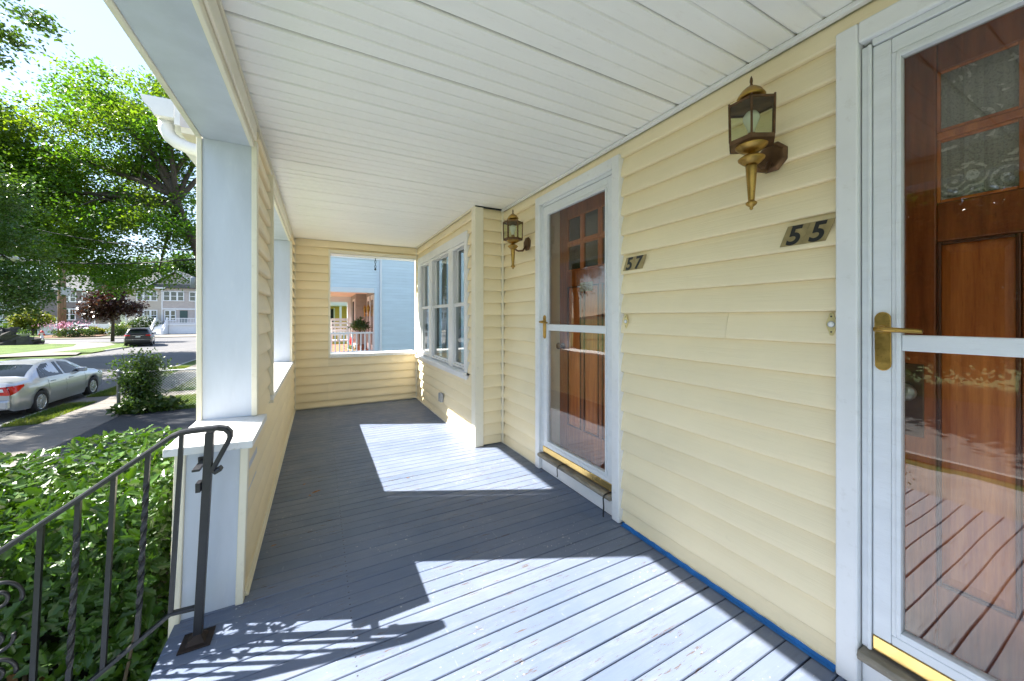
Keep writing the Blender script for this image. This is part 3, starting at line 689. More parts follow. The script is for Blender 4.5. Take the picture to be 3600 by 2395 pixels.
def bar(xb, xt, twisted):
    zb_, zt_ = botz(xb), railz(xt) - .006
    n = 40 if twisted else 2
    pts = [(xb + (xt - xb) * i / (n-1), RY, zb_ + (zt_ - zb_) * i / (n-1)) for i in range(n)]
    if twisted:
        o = MB(); vs = []
        for i, p in enumerate(pts):
            f = i / (n - 1); tw = math.pi / 4 + max(0, min(1, (f - .15) / .7)) * math.pi * 4.5
            for k in range(4): vs.append((p[0] + .0098 * math.cos(tw + k * math.pi/2), p[1] + .0098 * math.sin(tw + k * math.pi/2), p[2]))
        o.add(vs, [(4*i+k, 4*i+(k+1) % 4, 4*i+4+(k+1) % 4, 4*i+4+k) for i in range(n-1) for k in range(4)])
    else: o = MB().tube(pts, .0098, 4, True, 0, True)
    obj("twisted_baluster" if twisted else "baluster", o, m_iron, rl)
xs = [-.505, -.600, -.690, -.778, -.865]
for i, x in enumerate(xs): bar(x, x + .033 - .002 * i, i % 2 == 1)
for i in range(9):
    x = -1.03 - .145 * i; bar(x, x + .025, i % 2 == 1)
# scroll panel between the fifth bar and the next one
def scroll(cx, cz, r0, r1, turns, a0, flip=1):
    pts = []
    for i in range(34):
        f = i / 33; a = a0 + flip * turns * 2 * math.pi * f; r = r0 + (r1 - r0) * f
        pts.append((cx + r * math.cos(a), RY, cz + r * math.sin(a)))
    obj("scroll", MB().tube(pts, .0058, 6), m_iron, rl, smooth=True)
scroll(-.940, .345, .060, .016, 1.35, -.4, 1); scroll(-.945, .205, .045, .012, 1.3, .3, -1); scroll(-.945, .10, .05, .012, 1.3, -.3, 1)
obj("wall_bracket", MB().box(-.446, -.420, RY + .01, RY + .14, .658, .668).box(-.455, -.420, RY + .135, RY + .1405, .650, .678), m_iron, rl, .002)
obj("latch", B(-.428, -.412, RY - .02, RY + .02, .585, .622), m_iron, rl, .002)
# ================================================================== ground, street, pavements
def ground_mat(name, c0, c1, c2, scale=.6, rough=.9, bump=.4, bscale=25):
    t = NT(name); p = t.n("NewGeometry").outputs["Position"]
    c = t.mix(t.ramp(t.noise(p, scale, 5, .6), .35, .65), c0, c1)
    c = t.mix(t.ramp(t.noise(p, scale * 9, 4, .7), .55, .75), c, c2)
    t.bump(t.noise(p, bscale, 5, .7), bump, .03)
    return t.done(c, rough, 0, .3)
m_grassg = ground_mat("lawn_grass", (.045, .085, .014), (.10, .15, .025), (.12, .13, .035), .8, .95, 1.0, 22)
m_road = ground_mat("worn_asphalt", (.10, .10, .105), (.135, .13, .128), (.165, .155, .15), .35, .85, .3, 30)
m_drive = ground_mat("fresh_black_asphalt", (.030, .033, .038), (.045, .047, .052), (.06, .06, .062), .8, .7, .4, 40)
m_walk = ground_mat("concrete_pavement", (.15, .138, .12), (.20, .182, .16), (.115, .105, .09), .9, .9, .25, 20)
m_kerb = ground_mat("granite_kerb", (.28, .27, .26), (.38, .37, .36), (.22, .21, .2), 2, .85, .3, 20)
m_soil = ground_mat("planting_soil", (.10, .06, .035), (.16, .09, .055), (.07, .045, .03), 2, 1, .8, 18)
def st_(name, mb, mat): return tag(obj(name, mb, mat), kind="structure")
gz = G - .10
st_("ground", MB().add([(-900, -900, gz), (900, -900, gz), (900, 900, gz), (-900, 900, gz)], [(0, 1, 2, 3)]), m_grassg)
zr = gz + .012
st_("road", MB().add([(-15.4, -60, zr), (-7.1, -60, zr), (-7.1, 56.5, zr), (60, 56.5, zr), (60, 66.5, zr), (-90, 66.5, zr), (-90, 57.5, zr), (-22, 57.5, zr), (-18.5, 56, zr), (-16.3, 52, zr), (-15.4, 46, zr)], [tuple(range(11))]), m_road)
# near pavement in flags, verge, kerbs
pv = st_("pavement", B(-6.28, -4.86, -30, 56, gz - .05, G - .012), m_kerb)
slab = None
for i in range(22):
    y0 = 10.0 + i * 1.52
    o = obj("paving_slab", B(-6.27, -4.87, 0, 1.507, G - .02, G), m_walk, pv, .004) if slab is None else obj("paving_slab", None, None, pv, data=slab.data)
    if slab is None: slab = o
    o.location = (0, y0, random.uniform(-.004, .004))
kb = st_("kerb", B(-7.12, -6.98, -30, 10.2, gz, G + .0), m_kerb)
for i in range(20):
    y0 = 13.9 + i * 2.02
    if 16.4 < y0 + 1 < 17.8: continue
    obj("kerbstone", B(-7.12, -6.98, y0, y0 + 2.0, gz, G - .004 + random.uniform(-.006, .006)), m_kerb, kb, .012)
st_("verge", MB().box(-6.975, -6.285, 13.9, 16.45, gz, G - .02).box(-6.975, -6.285, 17.65, 56, gz, G - .02), m_grassg)
st_("walkway", MB().box(-6.975, -6.284, 16.46, 17.64, gz, G - .018).box(-4.855, -.6, 16.46, 17.55, gz, G - .008), m_walk)
st_("driveway", MB().box(-6.97, -6.285, 10.3, 13.88, gz, G - .03).box(-4.85, 1.3, 9.4, 14.02, gz, G - .004), m_drive)
st_("front_lawn", MB().box(-4.85, -.6, 14.04, 16.45, gz, G + .0).box(-4.85, -.6, 17.56, 40, gz, G + .0).box(-4.85, -.62, 2.5, 9.38, gz, G - .01), m_grassg)
# across the street
far_walk = MB().add([(-20.4, 38.2, G), (-15.6, 38.2, G), (-16.2, 40.3, G), (-18.2, 41.4, G), (-17.4, 47, G), (-17.9, 50.5, G), (-19.7, 54.4, G), (-23, 56.2, G), (-60, 56.8, G), (-60, 55.3, G), (-24, 54.6, G), (-21.6, 53, G), (-20.2, 49, G), (-20.0, 44, G)], [tuple(range(14))])
st_("far_pavement", far_walk, m_walk)
st_("far_lawn", MB().add([(-60, 36, G-.02), (-20.4, 36, G-.02), (-20.0, 44, G-.02), (-20.2, 49, G-.02), (-21.6, 53, G-.02), (-24, 54.6, G-.02), (-60, 55.3, G-.02)], [tuple(range(7))]), m_grassg)
st_("far_verge", MB().add([(-16.2, 40.3, G-.01), (-15.5, 40.0, G-.01), (-15.45, 46, G-.01), (-16.3, 51.5, G-.01), (-17.9, 50.5, G-.01), (-17.4, 47, G-.01), (-18.2, 41.4, G-.01)], [tuple(range(7))]), m_grassg)
fk = st_("far_kerb", B(-15.62, -15.47, 42, 45, gz, G + .03), m_kerb)
st_("opposite_pavement", B(-90, 60, 66.6, 68.4, gz, G - .01), m_walk)
st_("opposite_lawn", B(-90, -28.5, 68.5, 79.5, gz, G - .01), m_grassg)
st_("opposite_forecourt", B(-28.4, 20, 68.5, 79.5, gz, G - .014), m_walk)
st_("planting_bed", MB().add([(-33.5, 69.5, G + .0), (-27.2, 69.5, G + .0), (-27.2, 77.5, G + .25), (-33.5, 77.5, G + .25)], [(0, 1, 2, 3)]), m_soil)
st_("hills", MB().add([(x, 330 + 20 * math.sin(x * .013), -3) for x in range(-700, 701, 50)] + [(x, 360, 9 + 7 * math.sin(x * .011 + 1) + 4 * math.sin(x * .031)) for x in range(-700, 701, 50)], [(i, i+1, 30+i, 29+i) for i in range(28)]), plain("wooded_hill", (.035, .06, .03), .95, var=.4, vscale=.05))

# grass blades on the near strips
m_blade = leaf_mat("grass_blades", [(.05, .10, .014), (.10, .17, .025), (.15, .18, .04)], .6, .4, (1.4, 1.4, .5))
def blades(name, rects, n, h, label):
    areas = np.array([(x1-x0)*(y1-y0) for x0, x1, y0, y1, z in rects]); pick = RNG.choice(len(rects), n, p=areas/areas.sum())
    rr = np.array(rects)[pick]
    base = np.stack([rr[:, 0] + RNG.random(n)*(rr[:, 1]-rr[:, 0]), rr[:, 2] + RNG.random(n)*(rr[:, 3]-rr[:, 2]), rr[:, 4]], 1)
    a = RNG.random(n)*6.283; w = .006 + RNG.random(n)*.006; hh = h*(.5+RNG.random(n))
    d = np.stack([np.cos(a), np.sin(a), 0*a], 1)*w[:, None]; lean = np.stack([RNG.normal(size=n)*.4, RNG.normal(size=n)*.4, np.ones(n)], 1)*hh[:, None]
    v = np.stack([base-d, base+d, base+lean], 1).reshape(-1, 3)
    o = fast_mesh(name, v, np.arange(3*n), np.arange(n)*3, np.full(n, 3), m_blade); tag(o, label, "grass", kind="stuff")
blades("verge_grass", [(-6.97, -6.27, 13.9, 16.47, G-.02), (-6.97, -6.27, 17.63, 26, G-.02)], 26000, .07, "short green grass on the verge beside the pavement")
blades("lawn_grass", [(-4.87, -1.5, 14.03, 16.47, G), (-4.87, -1.5, 17.54, 26, G)], 30000, .06, "green lawn grass behind the chain link fence")

# ================================================================== neighbouring blue house (porch end seen through the far opening)
m_blue = siding_mat("blue_clapboard", (.68, .77, .84), 'Y', .12)
m_bluetrim = plain("blue_trim", (.68, .78, .86), .5, var=.05)
m_nwhite = plain("neighbour_white", (.80, .80, .82), .5, var=.04)
m_ngrey = plain("grey_porch_wall", (.34, .33, .32), .6, var=.1)
NY = 12.0
nb = thing("blue_house", "pale blue clapboard house next door with its own open porch", "house", (2, NY, G))
nwall = obj("side_wall", MB().box(1.60, 8, NY + .001, NY + .2, G, 7).box(-.6, 1.6, NY + .001, NY + .2, 2.17, 7).box(-.6, 1.6, NY + .001, NY + .2, G, .13), m_bluetrim, nb)
o0 = Vector((2, NY, G))
def nsiding(a, b, z0, z1):
    k = 0; ex = .0905; me = None; n = int((z1 - z0) / ex)
    poly = [(-.002, 0), (.0125, 0), (.0130, .003), (.003, ex - .0005), (-.002, ex - .0005)]
    for k in range(n):
        if me is None:
            o = obj("clapboard", MB().prism(poly, lambda d, z, s: (s, NY - d, z0 + z), a, b), m_blue, nwall); me = o.data
        else: o = obj("clapboard", None, None, nwall, data=me); WL[o.name] = o0
        o.location = (0, 0, k * ex)
nsiding(1.73, 4.2, -.30, 5.2); nsiding(1.59, 1.645, -.30, 2.9); nsiding(-.6, 1.645, 2.195, 3.02); nsiding(-.6, 1.645, 3.17, 5.2)
obj("belt_board", B(-.6, 1.65, NY - .03, NY, 3.03, 3.165), m_nwhite, nwall, .004)
obj("corner_board", B(1.503, 1.588, NY - .022, NY, -.3, 2.17), m_bluetrim, nwall, .003)
obj("downspout", MB().box(1.656, 1.722, NY - .07, NY - .005, G, 5.2), m_nwhite, nb, .01)
obj("opening_header", B(-.6, 1.50, NY - .025, NY + .19, 2.02, 2.168), m_nwhite, nwall, .004)
obj("roof", B(-1.0, 8.4, NY - .4, 25, 7.0, 7.2), m_roof, nb)
obj("porch_floor", B(-.6, 1.7, NY + .21, 17.8, -.05, .10), plain("redwood_porch_floor", (.42, .16, .08), .5, var=.15), nb)
obj("porch_ceiling", B(-.6, 1.7, NY + .21, 17.8, 2.17, 2.25), plain("porch_ceiling_white", (.75, .68, .64), .6), nb)
nin = obj("porch_wall", MB().box(1.60, 1.75, NY + .201, 15.2, .1, 2.17).box(1.24, 1.75, 15.2, 18, .1, 2.17), m_ngrey, nb)
for i in range(19): obj("clapboard", B(1.245, 1.6, 15.188, 15.199, .12 + .11 * i, .222 + .11 * i), m_ngrey, nin)
for (ya, yb, nm) in ((12.7, 13.4, "door"), (13.75, 14.5, "door")):
    d = obj(nm, B(1.56, 1.60, ya, yb, .12, 2.02), m_nwhite, nin, .01)
    obj("door_glass", B(1.555, 1.5595, ya + .12, yb - .12, .35, 1.85), m_wglass, nin); obj("door_dark", B(1.5596, 1.5599, ya + .12, yb - .12, .35, 1.85), m_dark, nin)
obj("window", B(1.215, 1.24, 15.6, 16.5, .7, 2.0), m_nwhite, nin, .01); obj("window_pane", B(1.208, 1.2145, 15.7, 16.4, .8, 1.9), m_dark, nin)
nend = obj("end_wall", MB().box(1.1, 1.6, 17.8, 18.0, -.05, 2.17).box(-.6, 1.1, 17.8, 18.0, 1.95, 2.17), m_bluetrim, nb)
def nrail(y, x0, x1, zb_, zt_, step, nm):
    r = obj(nm, MB().box(x0, x1, y - .035, y + .035, zt_ - .05, zt_).box(x0, x1, y - .025, y + .025, zb_, zb_ + .05), m_nwhite, nb, .006)
    x = x0 + step * .6
    while x < x1 - .02:
        obj("rail_baluster", B(x - .018, x + .018, y - .018, y + .018, zb_ + .051, zt_ - .051), m_nwhite, r); x += step
nrail(NY + .08, -.6, 1.50, .20, .82, .118, "side_railing"); nrail(17.9, -.6, 1.1, .20, .85, .115, "far_railing")
obj("upper_storey_back", B(-.6, 8, 17.9, 18.1, 2.17, 7), m_bluetrim, nb)
# porch things next door
m_rock = plain("white_rocking_chair_paint", (.72, .70, .68), .5, var=.08)
rc = thing("rocking_chair", "white slatted rocking chair on the neighbouring porch behind the railing", "chair", (.62, 13.6, .10))
cx, cy, cz = .62, 13.6, .10
for s in (-.26, .26):
    obj("rocker", MB().tube([(cx + s, cy - .45, cz + .10), (cx + s, cy - .2, cz + .035), (cx + s, cy + .1, cz + .022), (cx + s, cy + .45, cz + .09)], .02, 6), m_rock, rc)
    obj("leg", MB().tube([(cx + s, cy - .24, cz + .04), (cx + s, cy - .24, cz + .62)], .02, 6), m_rock, rc)
    obj("back_post", MB().tube([(cx + s, cy + .22, cz + .05), (cx + s, cy + .26, cz + .45), (cx + s, cy + .38, cz + 1.12)], .02, 6), m_rock, rc)
    obj("arm", B(cx + s - .04, cx + s + .04, cy - .32, cy + .28, cz + .62, cz + .645), m_rock, rc, .005)
for i in range(6): obj("seat_slat", B(cx - .25, cx + .25, cy - .24 + .08 * i, cy - .17 + .08 * i, cz + .40, cz + .42), m_rock, rc)
for i in range(5): obj("back_slat", B(cx - .25, cx + .25, cy + .27 + .022 * i, cy + .285 + .022 * i, cz + .55 + .125 * i, cz + .635 + .125 * i), m_rock, rc)
m_nleaf = leaf_mat("porch_plant_leaf", [(.05, .11, .03), (.09, .17, .05), (.04, .08, .03)], .4, .3)
pp = thing("potted_palm", "tall potted palm with drooping fronds on the neighbouring porch", "plant", (1.18, 13.0, .10))
obj("pot", MB().lathe([(.11, 0), (.15, .26), (.16, .28), (.14, .28)], (1.18, 13.0, .10), 14), plain("clay_pot", (.20, .10, .06), .7), pp, smooth=True)
for i in range(5): obj("stem", MB().tube([(1.18, 13.0, .36), (1.18 + .03 * math.cos(i), 13.0 + .03 * math.sin(i * 2), 1.0)], .012, 5), plain("palm_stem", (.12, .10, .04), .8), pp)
n = 420; th = RNG.random(n)*6.28; r = RNG.random(n)*.30; cen = np.stack([1.18 + r*np.cos(th), 13.0 + r*np.sin(th), .98 + .25*(1-r/.3)*RNG.random(n) - r*.35*RNG.random(n)], 1)
leaves("fronds", cen, .10 + .05*RNG.random(n), m_nleaf, pp, shape=LEAF4*np.array([1.4, .4, 1]))
gp = thing("geranium_pot", "pot of bright red geraniums behind the neighbouring white railing", "plant", (.90, 12.45, .10))
obj("pot", MB().lathe([(.08, 0), (.11, .16), (.12, .18), (.10, .18)], (.90, 12.45, .10), 12), plain("pale_pot", (.6, .5, .3), .7), gp, smooth=True)
n = 160; cen = np.array([.90, 12.45, .33]) + RNG.normal(size=(n, 3))*np.array([.07, .06, .05]); leaves("foliage", cen, .05, m_nleaf, gp)
n = 160; cen = np.array([.89, 12.43, .52]) + RNG.normal(size=(n, 3))*np.array([.03, .03, .07]); leaves("blossom", cen, .04, plain("red_petal", (.75, .01, .01), .6), gp)
for i, (y, x) in enumerate(((14.65, 1.52), (13.57, 1.52))):
    sc = thing("wall_sconce", ("white wall sconce beside the neighbour's farther door", "white wall sconce between the neighbour's two doors")[i], "wall lamp", (1.59, y, 1.4))
    obj("bracket", MB().tube([(1.60, y, 1.42), (1.54, y, 1.40), (1.50, y, 1.46)], .018, 6), m_nwhite, sc, smooth=True)
    obj("lamp_body", MB().lathe([(.02, -.16), (.03, 0), (.045, .02), (.055, .16), (.03, .22), (.005, .27)], (1.50, y, 1.46), 8), m_oldbrass, sc, smooth=True)
# next house along: yellow
yh = thing("yellow_house", "yellow clapboard house glimpsed through the neighbour's porch", "house", (2, 26, G))
m_yel = siding_mat("yellow_clapboard", (.72, .50, .10), 'Y', .1)
yw = obj("front_wall", B(-1.2, 8, 26, 26.2, G, 1.95), m_yel, yh)
for i in range(24): obj("clapboard", B(-1.2, 4, 25.985, 25.998, -.2 + .09 * i, -.115 + .09 * i), m_yel, yw)
obj("porch_roof", B(-1.6, 8, 23.8, 30, 1.95, 2.2), m_nwhite, yh); obj("upper_wall", B(-1.2, 8, 26, 30, 2.2, 6), m_yel, yh)
obj("door", B(.62, .80, 25.94, 25.98, .1, 1.8), m_dark, yh); obj("door_frame", MB().box(.54, .62, 25.95, 25.984, .1, 1.87).box(.80, .88, 25.95, 25.984, .1, 1.87), m_nwhite, yh)
obj("porch_post", B(1.05, 1.17, 23.9, 24.02, 0, 1.95), m_nwhite, yh)
# ================================================================== vehicles
m_tyre = plain("tyre_rubber", (.018, .018, .019), .8)
m_rim = plain("alloy_rim", (.62, .63, .65), .3, .9, var=.1)
m_cglass = NT("car_glass"); m_cglass.p.inputs["Transmission Weight"].default_value = 0
m_cglass = m_cglass.done((.010, .015, .018), .03, 0, .3)
m_under = plain("underbody_black", (.012, .012, .013), .8)
m_red = plain("tail_lamp_red", (.55, .008, .008), .12, var=.1)
m_lampw = plain("lamp_clear", (.75, .75, .75), .1)
m_chrome = plain("chrome", (.8, .8, .8), .12, 1)
m_plate = plain("number_plate_white", (.75, .76, .74), .4)
def paint(name, col, metal=.55):
    t = NT(name); t.p.inputs["Coat Weight"].default_value = .8; t.p.inputs["Coat Roughness"].default_value = .04
    n = t.noise(t.coords((1, 1, 1)), 700, 2); c = t.mix(t.ramp(n, .3, .7), tuple(x * .88 for x in col), tuple(min(1, x * 1.1) for x in col))
    return t.done(c, .33, metal, .5)
def interp(tab, s):
    xs = [t[0] for t in tab]; return [float(np.interp(s, xs, [t[j] for t in tab])) for j in range(1, len(tab[0]))]
def car(name, label, loc, rot, spec, pm, group=None):
    """car heading along local +Y, rear bumper at y=0, ground at z=0; spec tables along the length"""
    L, w = spec['L'], spec['w']; wh = spec['wheels']; wr = spec['wr']
    root = thing(name, label, "car", (0, 0, 0), group)
    S = sorted(set([round(x, 3) for x in np.linspace(0, L, 41)] + [round(c + d, 3) for c in wh for d in np.linspace(-wr * 1.12, wr * 1.12, 17)] + [t[0] for t in spec['top']]))
    def sec(s):
        ztop, wtop = interp(spec['top'], s); zb, wf, zbelt = interp(spec['side'], s); a = 0
        for c in wh:
            d = abs(s - c); ra = wr * 1.12
            if d < ra: a = max(a, wr + math.sqrt(ra * ra - d * d))
        zb = max(zb, a); ww = w * wf; zbelt = min(zbelt, ztop - .02)
        zm = max(.62, zb + .03); z3 = max(.78, zm + .04); zbelt = max(zbelt, z3 + .03); ztop = max(ztop, zbelt + .03)
        return [(ww * .93, zb), (ww * .985, max(.36, zb + .015)), (ww, zm), (ww * .985, z3), (ww * .945, zbelt), (wtop, ztop - .035), (wtop * .72, ztop - .004), (0, ztop + .012)]
    vs = []; fs = []; n = 15
    for s in S:
        h = sec(s); ring = [(-x, s, z) for x, z in h[:-1]] + [(0, s, h[-1][1])] + [(x, s, z) for x, z in h[:-1][::-1]]
        vs += ring
    for i in range(len(S) - 1):
        for k in range(n - 1): fs.append((i*n+k, i*n+k+1, (i+1)*n+k+1, (i+1)*n+k))
    fs += [tuple(range(n)), tuple(range((len(S)-1)*n + n - 1, (len(S)-1)*n - 1, -1))]
    body = obj("body", MB().add(vs, fs), pm, root, smooth=True)
    body.data.polygons[len(fs)-1].use_smooth = False; body.data.polygons[len(fs)-2].use_smooth = False
    obj("underbody", B(-w*.86, w*.86, .25, L - .25, .20, .70), m_under, root)
    def sx(s, z):                                         # half width of the side at height z
        h = sec(s); return float(np.interp(z, [q[1] for q in h[:6]], [q[0] for q in h[:6]]))
    for side in (-1, 1):
        for poly in spec['glass']:
            v = [(side * (sx(y, z) + .007), y, z) for y, z in poly]
            obj("side_window", MB().add(v, [tuple(range(len(v))) if side > 0 else tuple(range(len(v)-1, -1, -1))]), m_cglass, root)
        for (y, z0, z1) in spec.get('seams', ()):
            zs = np.linspace(z0, z1, 5); v = [(side * (sx(y, z) + .003), y + e, z) for z in zs for e in (-.006, .006)]
            obj("door_seam", MB().add(v, [(2*i, 2*i+1, 2*i+3, 2*i+2) for i in range(4)]), m_under, root)
        for (y, z) in spec.get('handles', ()):
            x = side * sx(y, z); obj("door_handle", B(x - .012, x + .026 * side, y - .09, y + .09, z - .017, z + .017), pm, root, .008)
        if 'mirror' in spec:
            y, z = spec['mirror']; x = side * sx(y, z); obj("wing_mirror", B(x, x + .20 * side, y - .03, y + .09, z - .03, z + .11), pm, root, .03)
        ys_, zl0, zh0, zl1, zh1, xin = spec['tail']           # wrap-round lamp: side patch plus the piece on the rear face
        v = []; nA, nB = 7, 4
        for i in range(nA):
            y = .015 + (ys_ - .015) * i / (nA - 1)
            for j in range(nB):
                z = zl0 + (zl1 - zl0) * i / (nA - 1); z += (zh0 + (zh1 - zh0) * i / (nA - 1) - z) * j / (nB - 1)
                v.append((side * (sx(y, z) + .012), y, z))
        for z_ in np.linspace(zl0, zh0, nB): v.append((side * sx(.0, z_) * .97, -.014, z_))
        for z_ in np.linspace(zl0 + .03, zh0, nB): v.append((side * xin, -.016, z_))
        q = nA * nB
        fs_ = [(i*nB+j, i*nB+j+1, (i+1)*nB+j+1, (i+1)*nB+j) for i in range(nA-1) for j in range(nB-1)] + [(j, j+1, q+j+1, q+j) for j in range(nB-1)] + [(q+j, q+j+1, q+nB+j+1, q+nB+j) for j in range(nB-1)]
        obj("tail_lamp", MB().add(v, fs_), m_red, root, smooth=True)
        if 'tailw' in spec:
            v = [(side * (sx(max(y, .02), z) + .012) * f, y - .012, z) for (y, z, f) in spec['tailw']]; obj("reversing_lamp", MB().add(v, [tuple(range(len(v)))]), m_lampw, root)
        h = spec['head']; v = [(side * (sx(y, z) + .008) * f, y + .006, z) for (y, z, f) in h]; obj("headlight", MB().add(v, [tuple(range(len(v)))]), m_lampw, root)
        for c in wh:
            xo = side * (w - .015)
            wl = obj("wheel", MB().lathe([(wr*.62, -.02*side), (wr*.66, 0), (wr*.90, .012*side), (wr*.985, -.01*side), (wr, -.05*side), (wr, -.16*side), (wr*.96, -.20*side), (wr*.6, -.205*side)], (xo, c, wr), 28, 'X'), m_tyre, root, smooth=True)
            rm = MB().lathe([(wr*.655, .0), (wr*.64, .006*side), (wr*.58, -.004*side), (wr*.56, -.05*side), (.02, -.055*side)], (xo - .004*side, c, wr), 28, 'X')
            for q in range(10):
                a = q * 2 * math.pi / 10; ca, sa = math.cos(a), math.sin(a); px, pz = -sa, ca
                xs_ = xo - .002 * side
                pts = [(xs_, c + ca*r_ + px*e, wr + sa*r_ + pz*e) for r_, e in ((wr*.12, -.022), (wr*.12, .022), (wr*.62, .030), (wr*.62, -.030))]
                pts += [(x_ - .03*side, y_, z_) for x_, y_, z_ in pts]
                rm.add(pts, [(0, 1, 2, 3), (4, 7, 6, 5), (0, 4, 5, 1), (1, 5, 6, 2), (2, 6, 7, 3), (3, 7, 4, 0)])
            rm.lathe([(wr*.18, 0), (wr*.15, .012*side), (.005, .014*side)], (xo - .006*side, c, wr), 12, 'X')
            obj("rim", rm, m_rim, wl)
    for nm, (a, b, fr) in spec['screens'].items():
        v = []; ss = np.linspace(a, b, 7)
        for s in ss:
            ztop, wtop = interp(spec['top'], s)
            v += [(-wtop * fr, s, ztop - .020), (-wtop * .66, s, ztop + .008), (0, s, ztop + .021), (wtop * .66, s, ztop + .008), (wtop * fr, s, ztop - .020)]
        obj(nm, MB().add(v, [(5*i+k, 5*i+k+1, 5*i+6+k, 5*i+5+k) for i in range(6) for k in range(4)]), m_cglass, root, smooth=True)
    for nm, args, mt, bv in spec.get('extra', ()): obj(nm, B(*args), mt, root, bv)
    root.location = loc; root.rotation_euler = (0, 0, rot)
    return root
sedan = dict(L=4.8, w=.91, wr=.325, wheels=(1.07, 3.83),
    top=[(0, .92, .70), (.06, 1.04, .72), (.75, 1.10, .74), (1.0, 1.23, .68), (1.45, 1.40, .60), (2.0, 1.465, .60), (2.6, 1.455, .60), (2.9, 1.40, .61), (3.3, 1.20, .68), (3.62, 1.03, .76), (4.2, .95, .76), (4.6, .84, .70), (4.8, .68, .62)],
    side=[(0, .34, .88, .88), (.12, .26, .955, .92), (.5, .22, 1, .97), (1.4, .19, 1, .965), (3.4, .19, 1, .93), (4.2, .20, .99, .86), (4.6, .22, .93, .76), (4.8, .30, .78, .60)],
    glass=[[(1.12, 1.00), (1.38, 1.00), (1.38, 1.28), (1.34, 1.27)], [(1.41, 1.00), (2.20, .985), (2.22, 1.385), (1.62, 1.375), (1.41, 1.29)], [(2.30, .985), (3.22, .97), (3.16, 1.01), (2.78, 1.325), (2.32, 1.385)]],
    seams=[(2.25, .30, 1.0), (1.40, .62, 1.0), (3.32, .30, .94)], handles=[(1.62, .86), (2.52, .84)], mirror=(3.02, .98),
    tail=(.40, .70, .93, .89, .94, .50), tailw=[(-.012, .80, .62), (-.012, .80, .88), (-.012, .88, .88), (-.012, .88, .62)],
    head=[(4.55, .66, 1.0), (4.78, .60, .9), (4.78, .68, .85), (4.40, .84, 1.0)],
    screens={"rear_window": (.80, 1.42, .93), "windscreen": (2.92, 3.58, .93)},
    extra=[("rear_bumper", (-.80, .80, -.05, .12, .32, .58), None, .05), ("number_plate", (-.16, .16, -.062, -.051, .62, .74), m_plate, .004), ("boot_trim", (-.34, .34, -.03, .005, .80, .835), m_chrome, .01), ("exhaust", (.42, .52, -.02, .10, .22, .29), m_chrome, .02)])
p_silver = paint("silver_metallic_paint", (.42, .44, .47)); 
sedan['extra'] = [(a, b, c or p_silver, d) for a, b, c, d in sedan['extra']]
gc = gz + .012
car("parked_sedan", "silver sedan parked at the kerb beyond the hedge", (-8.07, 14.80, gc), 0, sedan, p_silver)
suv = dict(L=4.8, w=.97, wr=.385, wheels=(.98, 3.88),
    top=[(0, 1.12, .80), (.04, 1.30, .76), (.30, 1.66, .66), (.45, 1.72, .66), (1.2, 1.77, .66), (2.5, 1.765, .66), (2.85, 1.70, .67), (3.55, 1.22, .80), (4.4, 1.12, .78), (4.7, 1.02, .74), (4.8, .85, .70)],
    side=[(0, .42, .90, 1.06), (.10, .34, .96, 1.08), (.5, .28, 1, 1.10), (3.4, .26, 1, 1.08), (4.4, .28, .98, 1.0), (4.8, .36, .85, .80)],
    glass=[[(.42, 1.14), (1.25, 1.13), (1.25, 1.60), (.62, 1.58)], [(1.32, 1.13), (2.2, 1.12), (2.2, 1.62), (1.32, 1.61)], [(2.28, 1.12), (3.2, 1.11), (2.8, 1.55), (2.28, 1.62)]],
    seams=[(2.24, .42, 1.12), (1.28, .85, 1.13), (3.3, .42, 1.1)], handles=[(1.5, 1.02), (2.45, 1.0)], mirror=(3.05, 1.12),
    tail=(.36, 1.00, 1.14, 1.06, 1.14, .52),
    head=[(4.5, .82, 1.0), (4.78, .78, .95), (4.78, .90, .9), (4.45, .98, 1.0)],
    screens={"rear_window": (.045, .27, .92), "windscreen": (2.9, 3.5, .93)},
    extra=[("rear_bumper", (-.86, .86, -.09, .10, .46, .70), None, .05), ("bumper_strip", (-.78, .78, -.105, -.091, .66, .70), m_chrome, .006), ("number_plate", (-.16, .16, -.052, -.03, .88, .99), m_plate, .004),
           ("rear_spoiler", (-.62, .62, .06, .34, 1.70, 1.735), None, .015), ("lower_valance", (-.70, .70, -.05, .1, .34, .455), m_under, .03), ("tail_bar", (-.42, .42, -.045, -.01, 1.04, 1.075), m_chrome, .01), ("roof_rail", (-.60, -.56, .6, 2.5, 1.765, 1.80), m_chrome, .01), ("roof_rail", (.56, .60, .6, 2.5, 1.765, 1.80), m_chrome, .01)])
p_dark = paint("dark_grey_paint", (.035, .033, .034), .3)
def withp(sp, p): q = dict(sp); q['extra'] = [(a, b, c or p, d) for a, b, c, d in sp['extra']]; return q
car("parked_suv", "dark grey sport utility car seen from behind at the far street corner", (-15.2, 47.2, gc), R(14), withp(suv, p_dark), p_dark)
p_blue = paint("dark_blue_paint", (.03, .045, .07), .3)
car("parked_suv", "dark blue car at the far right, mostly hidden behind the porch post", (-11.6, 54.0, gc), R(-8), withp(suv, p_blue), p_blue)
p_white = paint("white_paint", (.6, .62, .64), .1)
car("parked_sedan", "pale sedan in the drive behind the purple leaved tree", (-32.0, 80.5, G), R(25), withp({**sedan, 'extra': sedan['extra'][1:]}, p_white), p_white)
